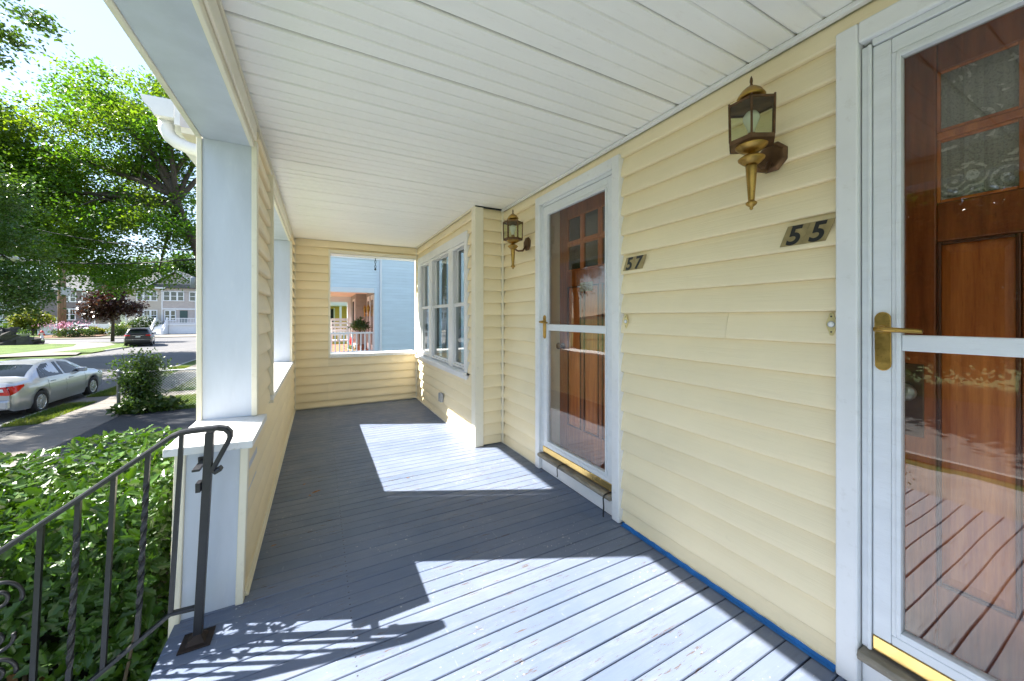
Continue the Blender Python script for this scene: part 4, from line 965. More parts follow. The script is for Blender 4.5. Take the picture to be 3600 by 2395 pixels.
# ================================================================== houses across the street
def far_house(name, label, x0, x1, y, z1, wall_col, wins, roof_pts, depth=9, doors=(), storey=None):
    t = thing(name, label, "house", ((x0 + x1) / 2, y, G))
    mw = siding_mat(name + "_clapboard", wall_col, 'Y', .1); mw2 = plain(name + "_board", wall_col, .6, var=.08)
    wall = obj("wall", B(x0, x1, y, y + depth, G, z1), mw, t)
    k = 0; z = G + .3; me = None
    while z < z1 - .2:                                                   # courses of clapboard
        if me is None: o = obj("clapboard", MB().prism([(0, 0), (.02, 0), (.004, .235), (0, .235)], lambda d, zz, s: (s, y - d, G + .3 + zz), x0, x1), mw2, wall); me = o.data
        else: o = obj("clapboard", None, None, wall, data=me)
        o.location = (0, 0, k * .24); k += 1; z += .24
    obj("corner_board", B(x0 - .02, x0 + .12, y - .05, y + .1, G, z1), m_nwhite, wall); obj("corner_board", B(x1 - .12, x1 + .02, y - .05, y + .1, G, z1), m_nwhite, wall)
    rf = obj("roof", MB().add([(x0 - .5, y - .5, z1), (x1 + .5, y - .5, z1), (x1 + .5, y + depth + .5, z1), (x0 - .5, y + depth + .5, z1)] + roof_pts, [(0, 1, 5, 4), (1, 2, 5), (2, 3, 4, 5), (3, 0, 4), (3, 2, 1, 0)]), m_roof, t)
    obj("eaves_board", B(x0 - .52, x1 + .52, y - .55, y - .48, z1 - .16, z1 + .06), m_nwhite, rf)
    for (a, b, za, zb, n) in wins:
        f = obj("window", B(a, b, y - .07, y - .0, zb - .14, zb), m_nwhite, t); obj("window_sill", B(a - .03, b + .03, y - .09, y - .0, za, za + .14), m_nwhite, f)
        w_ = (b - a) / n
        for i in range(n + 1):
            xm = a + w_ * i; e = .12
            obj("window_frame", B(max(a, xm - e), min(b, xm + e), y - .066, y - .0, za + .141, zb - .141), m_nwhite, f)
        for i in range(n):
            p0, p1 = a + w_ * i + .12, a + w_ * (i + 1) - .12; zm = (za + zb) / 2
            obj("pane", B(p0, p1, y - .03, y - .025, za + .14, zb - .14), m_farglass, f)
            obj("meeting_rail", B(p0, p1, y - .055, y - .031, zm - .04, zm + .04), m_nwhite, f)
            obj("muntin", B((p0 + p1) / 2 - .02, (p0 + p1) / 2 + .02, y - .05, y - .031, zm + .041, zb - .14), m_nwhite, f)
    for (a, b, za, zb) in doors:
        d = obj("door", B(a, b, y - .05, y - .001, za, zb), m_nwhite, t); obj("door_glass", B(a + .15, b - .15, y - .06, y - .051, za + .8, zb - .2), m_farglass, d)
    return t
m_farglass = NT("far_window_glass").done((.03, .045, .045), .08, 0, .8)
bh = far_house("beige_house", "beige two storey house with white front steps, partly behind the street tree", -27.2, -22.8, 80, 6.1, (.52, .45, .38),
    [(-25.93, -23.42, 3.9, 5.55, 3), (-25.93, -23.42, .68, 2.48, 3)], [(-25.0, 84.5, 9.0), (-24.5, 84.5, 9.0)])
for o in [bh]:
    y = 78.6
    pr = obj("porch_block", B(-22.79, -14.5, y + 1.4, 88, G, 6.1), siding_mat("beige_porch_clapboard", (.50, .43, .40), 'Y', .1), bh)
    for i in range(30): obj("clapboard", MB().prism([(0, 0), (.02, 0), (.004, .235), (0, .235)], lambda d, zz, s: (s, y + 1.4 - d, -1.1 + .24 * i + zz), -22.79, -17.6), plain("beige_board", (.50, .43, .40), .6) if i == 0 else bpy.data.materials["beige_board"], pr)
    for (a, b, za, zb, n) in ((-22.70, -20.05, 3.95, 5.6, 3), (-19.4, -17.4, 3.95, 5.6, 2), (-22.55, -21.1, .68, 2.46, 2)):
        f = obj("window", B(a, b, y + 1.30, y + 1.37, zb - .13, zb), m_nwhite, bh); obj("window_sill", B(a - .03, b + .03, y + 1.28, y + 1.37, za, za + .13), m_nwhite, f); w_ = (b - a) / n
        for i in range(n + 1): obj("window_frame", B(max(a, a + w_*i - .11), min(b, a + w_*i + .11), y + 1.305, y + 1.37, za + .131, zb - .131), m_nwhite, f)
        for i in range(n):
            obj("pane", B(a + w_*i + .11, a + w_*(i+1) - .11, y + 1.34, y + 1.345, za + .13, zb - .13), m_farglass, f)
            obj("meeting_rail", B(a + w_*i + .11, a + w_*(i+1) - .11, y + 1.315, y + 1.338, (za+zb)/2 - .04, (za+zb)/2 + .04), m_nwhite, f)
    obj("front_door", B(-20.6, -19.6, y + 1.32, y + 1.39, .3, 2.4), plain("green_door", (.05, .09, .08), .5), bh)
    obj("door_lintel", B(-22.9, -17.4, y + 1.28, y + 1.39, 2.55, 2.75), m_nwhite, bh)
    obj("porch_deck", B(-21.8, -17.0, y - .5, y + 1.35, -.0, .25), m_nwhite, bh); obj("deck_skirt", B(-21.6, -17.0, y - .3, y + 1.3, G, -.01), m_nwhite, bh)
    obj("porch_pipe", MB().tube([(-18.55, y + 1.25, G), (-18.55, y + 1.25, 6.0)], .07, 8), m_nwhite, bh)
    for i in range(8): obj("stair_step", B(-23.0, -21.75, y - .5 - .28 * (i + 1), y - .5 - .28 * i, G, .12 - .2 * i), m_nwhite, bh)
    for x in (-23.1, -21.7):
        for yy, zz in ((y - .55, 1.25), (y - 2.7, -.30)): obj("stair_post", B(x - .10, x + .10, yy - .10, yy + .10, G, zz), m_nwhite, bh)
        for dz in (0, -.72):
            obj("stair_rail", MB().prism([(-.04, -.04), (.04, -.04), (.04, .04), (-.04, .04)], lambda u, v, s: (x + u, y - .65 - 1.95 * s, 1.1 + dz - 1.5 * s + v), 0, 1), m_nwhite, bh)
        for i in range(10): s = (i + .5) / 10; obj("stair_baluster", B(x - .025, x + .025, y - .675 - 1.95*s, y - .625 - 1.95*s, .42 - 1.5*s, 1.06 - 1.5*s), m_nwhite, bh)
    dr = obj("deck_railing", MB().box(-21.6, -17.0, y - .45, y - .38, 1.05, 1.15).box(-21.6, -17.0, y - .45, y - .38, .32, .40), m_nwhite, bh)
    for i in range(24): obj("deck_baluster", B(-21.5 + .19*i, -21.44 + .19*i, y - .44, y - .39, .401, 1.049), m_nwhite, dr)
    obj("gable", MB().prism([(-24.6, 6.1), (-18.0, 6.1), (-21.3, 8.6)], lambda u, v, s: (u, s, v), y + 2.0, y + 2.2), bpy.data.materials["beige_board"], bh)
    obj("gable_roof", MB().prism([(-25.2, 5.95), (-21.3, 9.0), (-17.4, 5.95), (-17.4, 6.15), (-21.3, 9.2), (-25.2, 6.15)], lambda u, v, s: (u, s, v), y + 1.5, y + 9), m_roof, bh)
    obj("gable_trim", MB().prism([(-25.2, 5.9), (-21.3, 8.95), (-17.4, 5.9), (-17.4, 6.12), (-21.3, 9.17), (-25.2, 6.12)], lambda u, v, s: (u, s, v), y + 1.42, y + 1.49), m_nwhite, bh)
    obj("porch_roof", MB().prism([(-23.2, 6.1), (-14.2, 6.1), (-14.2, 6.75), (-22.4, 6.75)], lambda u, v, s: (u, s, v), y + .9, y + 1.39), m_roof, bh)
far_house("grey_house", "grey brown two storey house with white windows behind the wooden pole", -40.2, -33.7, 88, 5.9, (.20, .165, .165),
    [(-37.45, -35.9, 3.8, 5.4, 2), (-35.25, -34.4, 3.8, 5.45, 1), (-37.45, -35.95, .78, 2.73, 2), (-35.25, -34.5, 1.05, 2.63, 1), (-39.0, -38.05, -.1, 1.27, 1)], [(-38.2, 92, 8.6), (-36.0, 92, 8.6)])
far_house("white_house", "white two storey house at the far left edge, mostly hidden by leaves", -60, -44.5, 100, 6.2, (.62, .64, .68),
    [(-50, -47, 3.6, 5.4, 2), (-50, -47, .8, 2.6, 2)], [(-56, 104, 9), (-49, 104, 9)])
wsr = thing("white_stair", "white balustraded stair at the far left edge", "stairs", (-42.5, 86, G))
for i in range(8): obj("stair_step", B(-46 + .30 * i, -42.2, 85, 87, G + .19 * (7 - i) * 0 + .19 * i * 0, G + .19 * (8 - i)), m_nwhite, wsr)
for yy in (84.95,):
    obj("stair_rail", MB().tube([(-46, yy, 1.2), (-42.6, yy, -.35)], .06, 6), m_nwhite, wsr)
    for i in range(14): obj("stair_baluster", B(-45.9 + .24*i - .025, -45.9 + .24*i + .025, yy - .025, yy + .025, G + .19*(8 - i*.8), 1.15 - .1095*i), m_nwhite, wsr)
wf = thing("white_fence", "long white panel fence in front of the grey house", "fence", (-34, 82.5, G))
for i in range(5):
    x = -37.6 + 1.9 * i
    obj("fence_panel", B(x + .10, x + 1.80, 82.4, 82.46, G + .05, .22), m_nwhite, wf); obj("fence_post", B(x - .09, x + .09, 82.34, 82.52, G, .42), m_nwhite, wf)

# ================================================================== chain link fence
fn = thing("chain_link_fence", "low chain link fence beside the driveway", "fence", (-5.04, 14.45, G))
m_galv = plain("galvanised_steel", (.52, .54, .56), .4, .8, var=.15, vscale=8)
FYY, fx0, fx1, fz = 14.40, -5.04, -1.2, -.31
obj("end_post", MB().lathe([(.04, 0), (.04, 1.14), (.047, 1.145), (.047, 1.18), (.02, 1.20)], (fx0, FYY, G), 14), m_galv, fn, smooth=True)
obj("tension_bar", MB().tube([(fx0 + .12, FYY, G + .05), (fx0 + .12, FYY, -.34)], .012, 6), m_galv, fn)
for z in (G + .12, G + .55, -.42): obj("post_clip", MB().box(fx0, fx0 + .13, FYY - .045, FYY - .040, z, z + .025).box(fx0, fx0 + .13, FYY + .040, FYY + .045, z, z + .025), m_galv, fn)
for x in (-2.6,): obj("line_post", MB().lathe([(.025, 0), (.025, 1.12), (.01, 1.14)], (x, FYY, G), 10), m_galv, fn, smooth=True)
obj("top_rail", MB().tube([(fx0, FYY, fz), (fx1, FYY, fz + .01)], .021, 8), m_galv, fn, smooth=True)
wm = MB(); step = .075; hgt = fz + .03 - G - .03; z0 = G + .03
def wire(x, s):
    a, b = Vector((x, FYY - .004 * s, z0)), Vector((x + s * hgt, FYY - .004 * s, z0 + hgt))
    ta, tb = 0, 1
    if s > 0:
        if a.x < fx0 + .12: ta = (fx0 + .12 - a.x) / hgt
        if b.x > fx1: tb = (fx1 - a.x) / hgt
    else:
        if a.x > fx1: ta = (a.x - fx1) / hgt
        if b.x < fx0 + .12: tb = (a.x - fx0 - .12) / hgt
    if tb - ta > .02: wm.tube([a.lerp(b, ta), a.lerp(b, tb)], .0042, 3, False)
x = fx0 - hgt
while x < fx1 + hgt: wire(x, 1); wire(x, -1); x += step
tag(obj("wire_mesh", wm, m_galv, fn), kind="stuff")

# ================================================================== poles and wires
m_pole = plain("weathered_pole_wood", (.19, .12, .07), .9, var=.4, vscale=3, stretch=(3, 3, .4), bump=.4)
m_poled = plain("dark_pole_wood", (.05, .035, .028), .9, var=.4, vscale=3)
m_cable = plain("black_cable", (.012, .013, .014), .6)
up = thing("utility_pole", "tall dark utility pole beside the porch post", "utility pole", (-6.58, 29.2, G))
obj("pole", MB().tube([(-6.58, 29.2, G), (-6.58, 29.2, 4), (-6.58, 29.2, 10.5)], [.15, .14, .12], 12), m_poled, up, smooth=True)
obj("transformer_can", MB().lathe([(.02, -.42), (.14, -.40), (.15, .2), (.14, .22), (.05, .27)], (-6.88, 29.1, 3.5), 14), plain("grey_can", (.30, .34, .38), .5), up, smooth=True)
for z in (5.4, 4.85): obj("insulator", MB().lathe([(.03, -.3), (.05, -.25), (.05, .05), (.03, .1)], (-6.72, 29.1, z), 8, 'X'), m_cable, up, smooth=True)
wp = thing("utility_pole", "weathered brown wooden pole with a grey box in front of the grey house", "utility pole", (-31.4, 73.6, G))
obj("pole", MB().tube([(-31.4, 73.6, G), (-31.4, 73.6, 10.8)], [.42, .34], 12), m_pole, wp, smooth=True)
obj("meter_box", B(-31.3, -30.4, 73.0, 73.3, 4.2, 5.4), m_gray, wp, .05)
def sag(a, b, s, n=16): return [tuple(Vector(a).lerp(Vector(b), i / n) - Vector((0, 0, 4 * s * (i / n) * (1 - i / n)))) for i in range(n + 1)]
PA = (-6.72, 29.05)
for i, (a, b, s, r, lab) in enumerate((
    ((-24, 32.3, 10.0), (*PA, 5.40), 1.2, .030, "thick upper cable running from the pole across the trees"),
    ((-24, 32.3, 9.0), (*PA, 4.79), 1.0, .016, "thin middle cable running from the pole"),
    ((-24, 32.3, 6.9), (*PA, 4.88), 1.35, .036, "lowest thick cable, sagging, with the pale splice box"),
    ((-11.5, 17.5, 10.5), (*PA, 6.2), .35, .014, "thin service wire slanting down to the pole"),
    ((-30, 60, 8.2), (*PA, 4.6), .8, .012, "thin far cable between the two poles"),
    ((-31.4, 73.3, 6.6), (-14, 72, 5.0), .5, .02, "thin cable in front of the beige house"))):
    tag(obj("overhead_cable", MB().tube(sag(a, b, s), r, 6), m_cable, None, smooth=True), lab, "cable", "overhead cables")
pts = sag((-24, 32.3, 6.9), (*PA, 4.88), 1.35)
a, b = Vector(pts[8]), Vector(pts[9]); d = (b - a).normalized()
sp = thing("splice_box", "pale cable splice box on the lowest cable", "box", tuple(a))
obj("box_shell", MB().tube([a - d * .1, a, a + d * .85, a + d * .95], [.05, .15, .15, .05], 8), plain("pale_box", (.50, .47, .40), .7, var=.15), sp)
for q in (.08, .75): obj("box_strap", MB().tube([a + d * q, a + d * (q + .06)], .16, 8), m_galv, sp)
# ================================================================== trees
m_bark = plain("tree_bark", (.075, .055, .042), .95, var=.4, vscale=5, stretch=(3, 3, 1), bump=.8, bscale=12)
lm_maple = leaf_mat("street_tree_leaf", [(.045, .125, .014), (.085, .18, .018), (.13, .19, .020)], .4, .55, (1.45, 1.45, .42), .35)
lm_dark = leaf_mat("dark_tree_leaf", [(.034, .085, .018), (.06, .125, .022), (.075, .135, .02)], .35, .35, (1.5, 1.5, .5), .5)
lm_purple = leaf_mat("purple_leaf", [(.045, .018, .016), (.075, .032, .024), (.05, .03, .02)], .3, .25, (1.5, 1.0, .6), .6)
lm_shrub = leaf_mat("shrub_leaf", [(.035, .075, .016), (.07, .13, .022), (.05, .085, .02)], .35, .35, (1.5, 1.5, .5), 1.2)
lm_yellow = leaf_mat("yellow_green_leaf", [(.14, .17, .02), (.22, .20, .03), (.10, .14, .02)], .5, .4, (1.3, 1.3, .5), 1.2)
def tree(name, label, base, trunk, blobs, n_clump, per, leaf, lm, clump_r=.9, group=None, limbs=14, r0=.28, flat=.75):
    """trunk: points of the trunk; blobs: (x, y, z, r) volumes of the crown filled with leaf clumps"""
    t = thing(name, label, "tree", base, group)
    bl = np.array(blobs, dtype=float); wts = bl[:, 3] ** 2.2; wts /= wts.sum()
    ks = RNG.choice(len(bl), n_clump, p=wts)
    d = RNG.normal(size=(n_clump, 3)); d /= np.linalg.norm(d, axis=1, keepdims=True)
    rr = RNG.random(n_clump) ** .45
    cen = bl[ks, :3] + d * (bl[ks, 3] * rr)[:, None] * np.array([1, 1, flat])
    n = n_clump * per
    off = RNG.normal(size=(n, 3)) * np.array([1, 1, .55]) * clump_r * .55
    droop = RNG.random(n) * .25
    pos = np.repeat(cen, per, 0) + off; pos[:, 2] -= droop * (off[:, 0] ** 2 + off[:, 1] ** 2)
    leaves("crown", pos, leaf * (.6 + .8 * RNG.random(n)), lm, t, up=(0, 0, .9), spread=.8)
    tr = MB(); m = len(trunk); tr.tube(trunk, [r0 * (1 - .55 * i / (m - 1)) for i in range(m)], 10)
    to = obj("trunk", tr, m_bark, t, smooth=True)
    top = Vector(trunk[-1]); lo = Vector(trunk[max(0, m - 2)])
    order = RNG.permutation(n_clump)[:limbs * 4]
    for j in range(limbs):
        c = Vector(cen[order[j]]); s = lo.lerp(top, random.uniform(.2, 1)); mid = s.lerp(c, .5) + Vector((random.uniform(-.4, .4), random.uniform(-.4, .4), random.uniform(.1, .9)))
        L = (c - s).length; r = min(r0 * .55, .03 * L + .025)
        obj("limb", MB().tube([s, s.lerp(mid, .5) + Vector((0, 0, .12)), mid, mid.lerp(c, .55), c], [r, r * .8, r * .6, r * .4, r * .15], 7), m_bark, t, smooth=True)
        for q in range(2):
            c2 = Vector(cen[order[limbs + j * 2 + q]])
            if (c2 - mid).length < 5:
                obj("twig", MB().tube([mid, mid.lerp(c2, .5) + Vector((0, 0, .2)), c2], [r * .45, r * .3, .01], 5), m_bark, t, smooth=True)
    return t
def far(pts, k=1.28):
    """the same points k times as far along the street, measured from the porch"""
    return [(p[0] * k, p[1] * k, max(G, 1.27 + (p[2] - 1.27) * k)) + tuple(q * k for q in p[3:]) for p in pts]
tree("street_tree", "big spreading bright green street tree behind the wires", (-7.04, 33.54, G), far([(-5.5, 26.2, G - 1), (-5.55, 26.1, 2.5), (-5.85, 25.9, 4.6), (-6.6, 26.0, 6.8), (-7.3, 26.6, 9)]),
     far([(-8.8, 27.2, 10.6, 4.2), (-12.2, 30.0, 9.0, 4.2), (-7.2, 26.4, 6.6, 2.8), (-10.3, 26.9, 5.6, 2.6), (-7.0, 27.4, 12.0, 3.2), (-10.5, 28.5, 13.0, 2.6), (-7.8, 26.4, 3.4, 1.2), (-9.9, 27.5, 3.7, 1.6), (-11.6, 29, 4.1, 1.7), (-8.6, 27, 3.1, 1.2)]), 290, 250, .20, lm_maple, 1.1, limbs=22, r0=.34)
tree("street_tree", "second leafy green tree farther left, behind the splice box", (-20.5, 38.5, G), [(-20.5, 38.5, G), (-20.4, 38.4, 3.5), (-20, 38, 7)],
     [(-18.5, 37.0, 10.5, 5.0), (-22, 39, 11, 5), (-17, 36, 6.5, 3.0), (-20.5, 38, 14.5, 3)], 260, 300, .22, lm_maple, 1.3, limbs=12, r0=.36)
tree("dark_tree", "dark leaved tree hanging in from the left edge, above the silver sedan", (-16.2, 25.2, G), [(-16.2, 25.2, G), (-16.0, 25.1, 3.0), (-15.2, 24.6, 5.2), (-14, 24, 7)],
     [(-12.6, 23.2, 3.9, 2.1), (-11.5, 22.7, 2.7, 1.5), (-14.2, 24, 6.2, 3), (-10.4, 22.3, 2.3, .9), (-17, 25, 8, 4)], 220, 300, .13, lm_dark, .75, limbs=12, r0=.3)
tree("near_tree", "near leafy branches in the top left corner against the sky", (-10.6, 11.5, G), [(-10.6, 11.5, G), (-10.5, 11.7, 4), (-10.2, 12.4, 7.5), (-9.8, 13.2, 9.5)],
     [(-7.75, 15.3, 9.8, .85), (-7.75, 15.3, 9.0, .55), (-7.95, 15.2, 8.2, .5), (-8.1, 15.1, 7.6, .4), (-9.3, 14.2, 9.8, 1.3), (-10.2, 12.8, 10, 1.8), (-14.4, 17.4, 8.3, 2.2), (-13, 15.4, 9, 1.7)], 165, 190, .12, lm_dark, .42, limbs=12, r0=.22)
tree("purple_tree", "small tree with dark purple leaves at the street corner", (-20.3, 56.6, G), [(-20.3, 56.6, G), (-20.25, 56.6, 1.6), (-20.3, 56.5, 3.2)],
     [(-20.6, 56.6, 2.9, 1.7), (-22.0, 57.0, 1.8, .9), (-18.7, 56.2, 2.4, .9), (-20.4, 56.6, 4.4, .9), (-21.1, 56.6, 1.4, .9)], 75, 110, .26, lm_purple, .7, limbs=8, r0=.16)
tree("small_tree", "small yellow green tree on the far left lawn", (-38.5, 83, G), [(-38.5, 83, G), (-38.5, 83, .3)], [(-38.5, 83, 1.0, 1.9), (-39.6, 83.4, .5, 1.2), (-37.6, 82.7, .6, 1.0)], 60, 110, .30, lm_yellow, .7, limbs=5, r0=.12)
def shrub(name, label, cen, rad, n, leaf, lm, cat="shrub", stems=5, mass=None):
    t = thing(name, label, cat, (cen[0], cen[1], G))
    d = RNG.normal(size=(n, 3)); d /= np.linalg.norm(d, axis=1, keepdims=True); r = RNG.random(n) ** .4
    lump = 1 + .18 * np.sin(d[:, 0] * 5 + cen[0]) * np.cos(d[:, 1] * 4) + .12 * np.sin(d[:, 2] * 7)
    pos = np.array(cen) + d * (r * lump)[:, None] * np.array(rad)
    pos = pos[pos[:, 2] > G + .02]
    leaves("foliage", pos, leaf * (.6 + .8 * RNG.random(len(pos))), lm, t, up=(0, 0, .6))
    for i in range(stems):
        a = i * 2.4; e = (cen[0] + rad[0] * .6 * math.cos(a), cen[1] + rad[1] * .6 * math.sin(a), cen[2] + rad[2] * .5)
        obj("stem", MB().tube([(cen[0] + .1 * math.cos(a), cen[1] + .1 * math.sin(a), G), e], [.02 + .01 * rad[0], .008], 5), m_bark, t)
    return t
fb = shrub("fence_shrub", "upright green shrub growing through the chain link fence", (-4.60, 14.55, -.66), (.44, .38, .66), 3300, .085, lm_shrub, stems=9)
lump = [np.array([-4.62 + random.uniform(-.55, .6), 14.5 + random.uniform(-.3, .3), random.uniform(-1.15, -.05)]) + RNG.normal(size=(170, 3)) * .13 for _ in range(13)]
extra = np.concatenate(lump + [np.array([-4.62, 14.5, .05]) + RNG.normal(size=(260, 3)) * np.array([.16, .14, .17]), np.array([-4.35, 14.45, -.1]) + RNG.normal(size=(200, 3)) * np.array([.12, .1, .14])])
leaves("top_shoots", extra, .075, lm_shrub, fb)
shrub("ground_vine", "low broad leaved vine at the foot of the fence post", (-4.35, 14.15, G + .10), (.75, .35, .32), 900, .16, lm_shrub, stems=3)
shrub("hydrangea", "round green shrub with pale flowers below the beige house windows", (-24.6, 78.5, -.2), (2.3, 1.2, 1.5), 2600, .26, lm_shrub)
m_petalw = plain("white_petal", (.65, .66, .58), .8)
for o in [bpy.data.objects["hydrangea"]]:
    n = 420; d = RNG.normal(size=(n, 3)); d /= np.linalg.norm(d, axis=1, keepdims=True); d[:, 2] = abs(d[:, 2]); leaves("blossom", np.array([-24.6, 78.5, -.1]) + d * np.array([2.35, 1.25, 1.5]), .22, m_petalw, o)
shrub("bright_shrub", "bright yellow green bush beside the dark car", (-26.6, 76.5, -.7), (1.3, 1.0, 1.0), 1400, .22, lm_yellow)
shrub("dark_shrub", "broad dark green shrub under the grey house window", (-38.5, 86.2, -.4), (2.5, 1.2, 1.4), 2200, .26, lm_dark)
shrub("round_shrub", "round dark shrub below the yellow green tree", (-41.3, 84, -.5), (1.5, 1.1, 1.1), 1400, .26, lm_dark)
fl = shrub("pink_flower_bed", "tall pink flowering plants at the foot of the wooden pole", (-29.3, 71.3, -.75), (2.3, .8, .8), 1900, .18, lm_shrub, "flowers")
n = 420; pos = np.array([-29.8, 71.0, .15]) + RNG.normal(size=(n, 3)) * np.array([1.2, .4, .28]); leaves("blossom", pos, .17, plain("pink_petal", (.72, .33, .45), .7), fl)
shrub("ornamental_grass", "tuft of bright ornamental grass on the bare planting bed", (-29.2, 76.0, -.75), (1.3, .9, .6), 1200, .26, lm_yellow, stems=2)
shrub("corner_bush", "green bush behind the trunk of the purple tree", (-25.6, 73.2, -.6), (1.1, .8, .9), 1000, .2, lm_shrub)

# ================================================================== small street things
m_hyd = plain("hydrant_red", (.55, .03, .03), .5); m_hydw = plain("hydrant_white", (.7, .68, .64), .6)
hy = thing("fire_hydrant", "red and white fire hydrant on the far street corner", "hydrant", (-31.7, 70.1, G))
obj("barrel", MB().lathe([(.22, 0), (.22, .08), (.15, .1), (.15, .62), (.2, .64), (.2, .70)], (-31.7, 70.1, G), 12), m_hydw, hy, smooth=True)
obj("bonnet", MB().lathe([(.2, .70), (.19, .82), (.12, .93), (.05, .97), (.05, 1.05)], (-31.7, 70.1, G), 12), m_hyd, hy, smooth=True)
for s in (-1, 1): obj("outlet_cap", MB().lathe([(.09, 0), (.09, .12 * s), (.04, .16 * s)], (-31.7 + .14 * s, 70.1, G + .5), 10, 'X'), m_hyd, hy)
rk = MB(); rv = []
rocks = thing("garden_boulder", "big dark boulder on the far left lawn beside an iron fence", "rock", (-27.4, 55.2, G))
nu, nv = 18, 9
for j in range(nv + 1):
    for i in range(nu):
        a = 2 * math.pi * i / nu; p = math.pi / 2 * j / nv; q = 1 + .18 * math.sin(3 * a + j) + .10 * math.sin(7 * a - 2 * j) + .06 * random.uniform(-1, 1)
        rv.append((-27.6 + 2.2 * q * math.cos(a) * math.cos(p), 55.4 + 1.2 * q * math.sin(a) * math.cos(p), G - .1 + 1.5 * q * math.sin(p)))
rk.add(rv, [(j*nu+i, j*nu+(i+1) % nu, (j+1)*nu+(i+1) % nu, (j+1)*nu+i) for j in range(nv) for i in range(nu)] + [tuple(range(nv*nu, nv*nu+nu))])
obj("boulder", rk, plain("mossy_rock", (.06, .055, .05), .95, var=.5, vscale=3, bump=.8, bscale=6, dirt=.4, dirtcol=(.25, .24, .22)), rocks)
fi = thing("garden_iron_fence", "short thin black iron fence behind the boulder", "fence", (-26.9, 56.5, G))
for i in range(7): obj("iron_bar", MB().tube([(-28.2 + .42*i, 56.5, G), (-28.2 + .42*i, 56.5, G + 1.5)], .022, 5), m_iron, fi)
obj("iron_rail", B(-28.25, -25.6, 56.48, 56.52, G + 1.38, G + 1.42), m_iron, fi)
un = thing("garden_urn", "pale bowl planter on a dark block beside the boulder", "planter", (-25.9, 54.6, G))
obj("pedestal", B(-26.3, -25.5, 54.4, 55.0, G, G + .75), plain("dark_stone_block", (.07, .065, .06), .9, var=.3), un, .03)
obj("bowl", MB().lathe([(.12, 0), (.2, .05), (.42, .26), (.44, .3), (.36, .29)], (-25.9, 54.7, G + .755), 14), plain("green_grey_bowl", (.30, .32, .28), .7), un, smooth=True)
n = 120; leaves("foliage", np.array([-25.9, 54.7, G + 1.2]) + RNG.normal(size=(n, 3)) * np.array([.18, .15, .14]), .18, lm_shrub, un)
for i, x in enumerate((-25.1, -24.2)):
    g_ = thing("garden_light", ("small dark garden light on the lawn nearest the planter", "small pale garden light on the lawn, the one closer to the road")[i], "garden light", (x, 54.2 - .5*i, G))
    obj("stake", MB().tube([(x, 54.2 - .5*i, G), (x, 54.2 - .5*i, G + .38)], .025, 6), m_iron, g_); obj("lamp_cap", MB().lathe([(.10, 0), (.12, .05), (.12, .12), (.16, .13), (.04, .2)], (x, 54.2 - .5*i, G + .36), 10), (m_iron, m_gray)[i], g_, smooth=True)

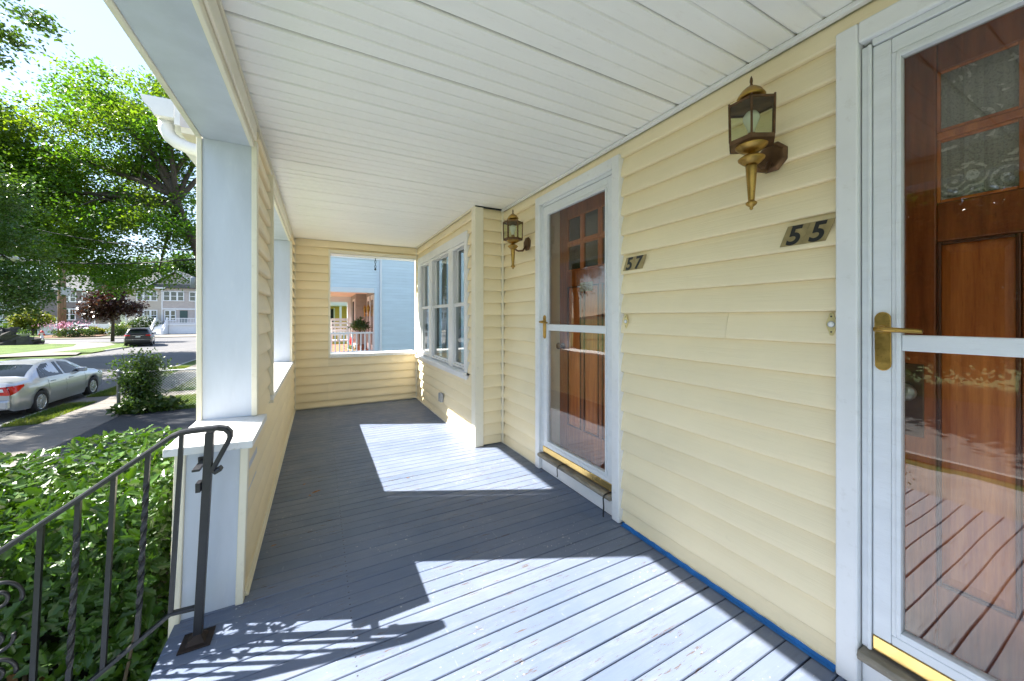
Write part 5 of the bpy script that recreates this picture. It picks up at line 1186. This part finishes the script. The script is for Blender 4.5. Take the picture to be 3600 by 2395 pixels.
# ================================================================== holly hedge beside the stairs
def hedge():
    t = thing("holly_hedge", "dense glossy holly hedge below the porch beside the iron railing", "hedge", (-2.0, 2.9, G))
    HL = np.array([(0, 0, 0), (.14, .13, .03), (.22, .24, .07), (.36, .16, .03), (.48, .27, .08), (.62, .16, .02), (.74, .20, .05), (.86, .08, .0), (1, 0, -.05)])
    nh = len(HL); mid = [(0, 0, 0), (.33, 0, -.02), (.66, 0, -.03), (1, 0, -.05)]
    left = HL; right = HL * np.array([1, -1, 1])
    V = np.concatenate([left, right[1:-1]]);                           # 9 + 7 verts
    L1 = list(range(nh)); L2 = [0] + [nh + i for i in range(nh - 2)] + [nh - 1]
    faces = [L1[::-1], L2]
    n = 36000
    x0, x1, y0, y1, zt = -4.2, -.60, 2.02, 3.02, .60
    # points on a lumpy shell: front, top, right end
    u = RNG.random(n); side = RNG.random(n)
    pos = np.zeros((n, 3)); nor = np.zeros((n, 3))
    f = side < .55; tp_ = (side >= .55) & (side < .90); e = side >= .90
    def top(x, y): return zt + .07*np.sin(x*3.1 + 1)*np.cos(y*2.7) + .05*np.sin(x*7.3 + y*5) - .16*np.clip((2.28 - y)/.25, 0, 1)**2 - .20*np.clip((y - 2.75)/.3, 0, 1)**2 + .10*np.exp(-((x+1.15)**2)/.06)*np.clip(y-2.3,0,.5)
    m_ = f.sum(); pos[f] = np.stack([x0 + (x1-x0)*RNG.random(m_)**.75, y0 + RNG.random(m_)**1.6*.40, G + .2 + (zt - .05 - G - .2)*RNG.random(m_)**.6], 1); nor[f] = (0, -1, .45)
    pos[f, 1] += .10*np.sin(pos[f, 0]*4 + pos[f, 2]*3)*.7
    m_ = tp_.sum(); xx = x0 + (x1-x0)*RNG.random(m_)**.8; yy = y0 + .04 + (y1-y0)*RNG.random(m_); pos[tp_] = np.stack([xx, yy, top(xx, yy) - RNG.random(m_)**1.8*.40], 1); nor[tp_] = (0, -.15, 1)
    m_ = e.sum(); pos[e] = np.stack([x1 - RNG.random(m_)**1.5*.25, y0 + (y1-y0)*RNG.random(m_), G + .2 + (zt - G - .25)*RNG.random(m_)], 1); nor[e] = (.8, -.3, .5)
    c = nor + RNG.normal(size=(n, 3))*.62; c /= np.linalg.norm(c, axis=1, keepdims=True)
    a = RNG.normal(size=(n, 3))*.8 + np.array([0, -.3, .15]); a -= c*(a*c).sum(1, keepdims=True); a /= np.linalg.norm(a, axis=1, keepdims=True)
    b = np.cross(c, a); size = .026 + .044*RNG.random(n)**1.3
    # shoots standing up out of the top
    # nearest leaves in view become leaves of their own
    dist = np.linalg.norm(pos - np.array([0, 0, 1.27]), axis=1)
    inview = (pos[:, 0] > -1.9) & (pos[:, 2] > -.55)
    score = dist - .25*(c*(np.array([0, 0, 1.27]) - pos)/dist[:, None]).sum(1) + (~inview)*99
    order = np.argsort(score); own, rest = order[:290], order[290:]
    def emit(idx, name):
        k = len(V); m2 = len(idx)
        v = (V[None, :, 0:1]*a[idx][:, None] + V[None, :, 1:2]*b[idx][:, None] + V[None, :, 2:3]*c[idx][:, None])*size[idx][:, None, None] + pos[idx][:, None]
        base = (np.arange(m2)*k)[:, None]
        lo = np.concatenate([base + np.array(faces[0]), base + np.array(faces[1])], 1).ravel()
        st = np.arange(2*m2)*nh
        return fast_mesh(name, v.reshape(-1, 3), lo, st, np.full(2*m2, nh), m_holly, t, False)
    tag(emit(rest, "foliage"), kind="stuff")
    me = bpy.data.meshes.new("leaf"); me.from_pydata(V.tolist(), [], faces); me.update(); me.materials.append(m_holly)
    o0 = Vector((-2.0, 2.9, G))
    for i in own:
        o = bpy.data.objects.new("leaf", me); COL.objects.link(o); o.parent = t
        M4 = Matrix(((a[i][0], b[i][0], c[i][0], 0), (a[i][1], b[i][1], c[i][1], 0), (a[i][2], b[i][2], c[i][2], 0), (0, 0, 0, 1))) @ Matrix.Scale(float(size[i]), 4)
        M4.translation = Vector(pos[i].tolist()) - o0; o.matrix_local = M4
    # stems, and a near-black box whose colour stands for the shade inside
    for i in range(34):
        x = random.uniform(-3.0, -.75); y = random.uniform(2.15, 2.9)
        p = [(x, y, G), (x + random.uniform(-.15, .15), y + random.uniform(-.12, .1), -.7), (x + random.uniform(-.3, .3), y + random.uniform(-.3, .2), random.uniform(-.1, .35))]
        obj("stem", MB().tube(p, [.016, .011, .004], 6), m_hstem, t, smooth=True)
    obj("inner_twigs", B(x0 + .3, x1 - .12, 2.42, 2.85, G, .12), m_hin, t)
m_holly = leaf_mat("holly_leaf", [(.013, .052, .008), (.080, .160, .014), (.040, .095, .011)], .30, .20, (1.8, 1.8, .35), 1.4, .38)
m_hstem = plain("holly_stem", (.10, .075, .04), .8, var=.3)
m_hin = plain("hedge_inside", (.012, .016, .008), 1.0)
hedge()
# dead leaves caught in the hedge
dn = 160; dp = np.stack([-.7 - 1.6*RNG.random(dn), 2.05 + .9*RNG.random(dn)**2, -.5 + .95*RNG.random(dn)], 1)
leaves("dead_leaves", dp, .05, plain("dead_holly_leaf", (.22, .12, .04), .8, var=.4), bpy.data.objects["holly_hedge"])
# tall trees behind the far houses
for i, (x, y, h_, lab) in enumerate(((-62, 118, 13, "tall background tree behind the white house"), (-47, 112, 14, "tall background tree between the white and the grey house"), (-34, 108, 14, "tall background tree rising behind the grey house roof"), (-26, 106, 15, "tall background tree behind the beige house gable"), (-16, 104, 15, "tall background tree behind the right half of the beige house"))):
    tree("background_tree", lab, (x, y, G), [(x, y, G), (x, y, h_ * .3), (x + .5, y, h_ * .6)], [(x, y, h_ * .55, 6), (x - 4, y + 2, h_ * .45, 4.5), (x + 4, y - 1, h_ * .45, 4.5), (x, y, h_ * .85, 3.5)], 110, 130, .62, lm_dark, 2.0, "trees behind the far houses", limbs=4, r0=.5)
# trees across the street, outside the frame, that the door glass mirrors
for i, (x, y, lab) in enumerate(((-19, 3, "broad tree across the street, left of the frame, mirrored in the nearest door"), (-20, 12.5, "tree across the street, left of the frame, mirrored in the doors"))):
    tree("mirrored_tree", lab, (x, y, G), [(x, y, G), (x, y, 2), (x + .3, y, 4)], [(x, y, 5.2, 3.6), (x + 1, y - 3, 3.6, 3.2), (x - 1, y + 3.2, 3.8, 3.4), (x, y + 1, 1.4, 3), (x, y - 3, .8, 2.6), (x, y + 4, .8, 2.6)], 430, 150, .25, lm_dark, 1.1, limbs=6, r0=.3)
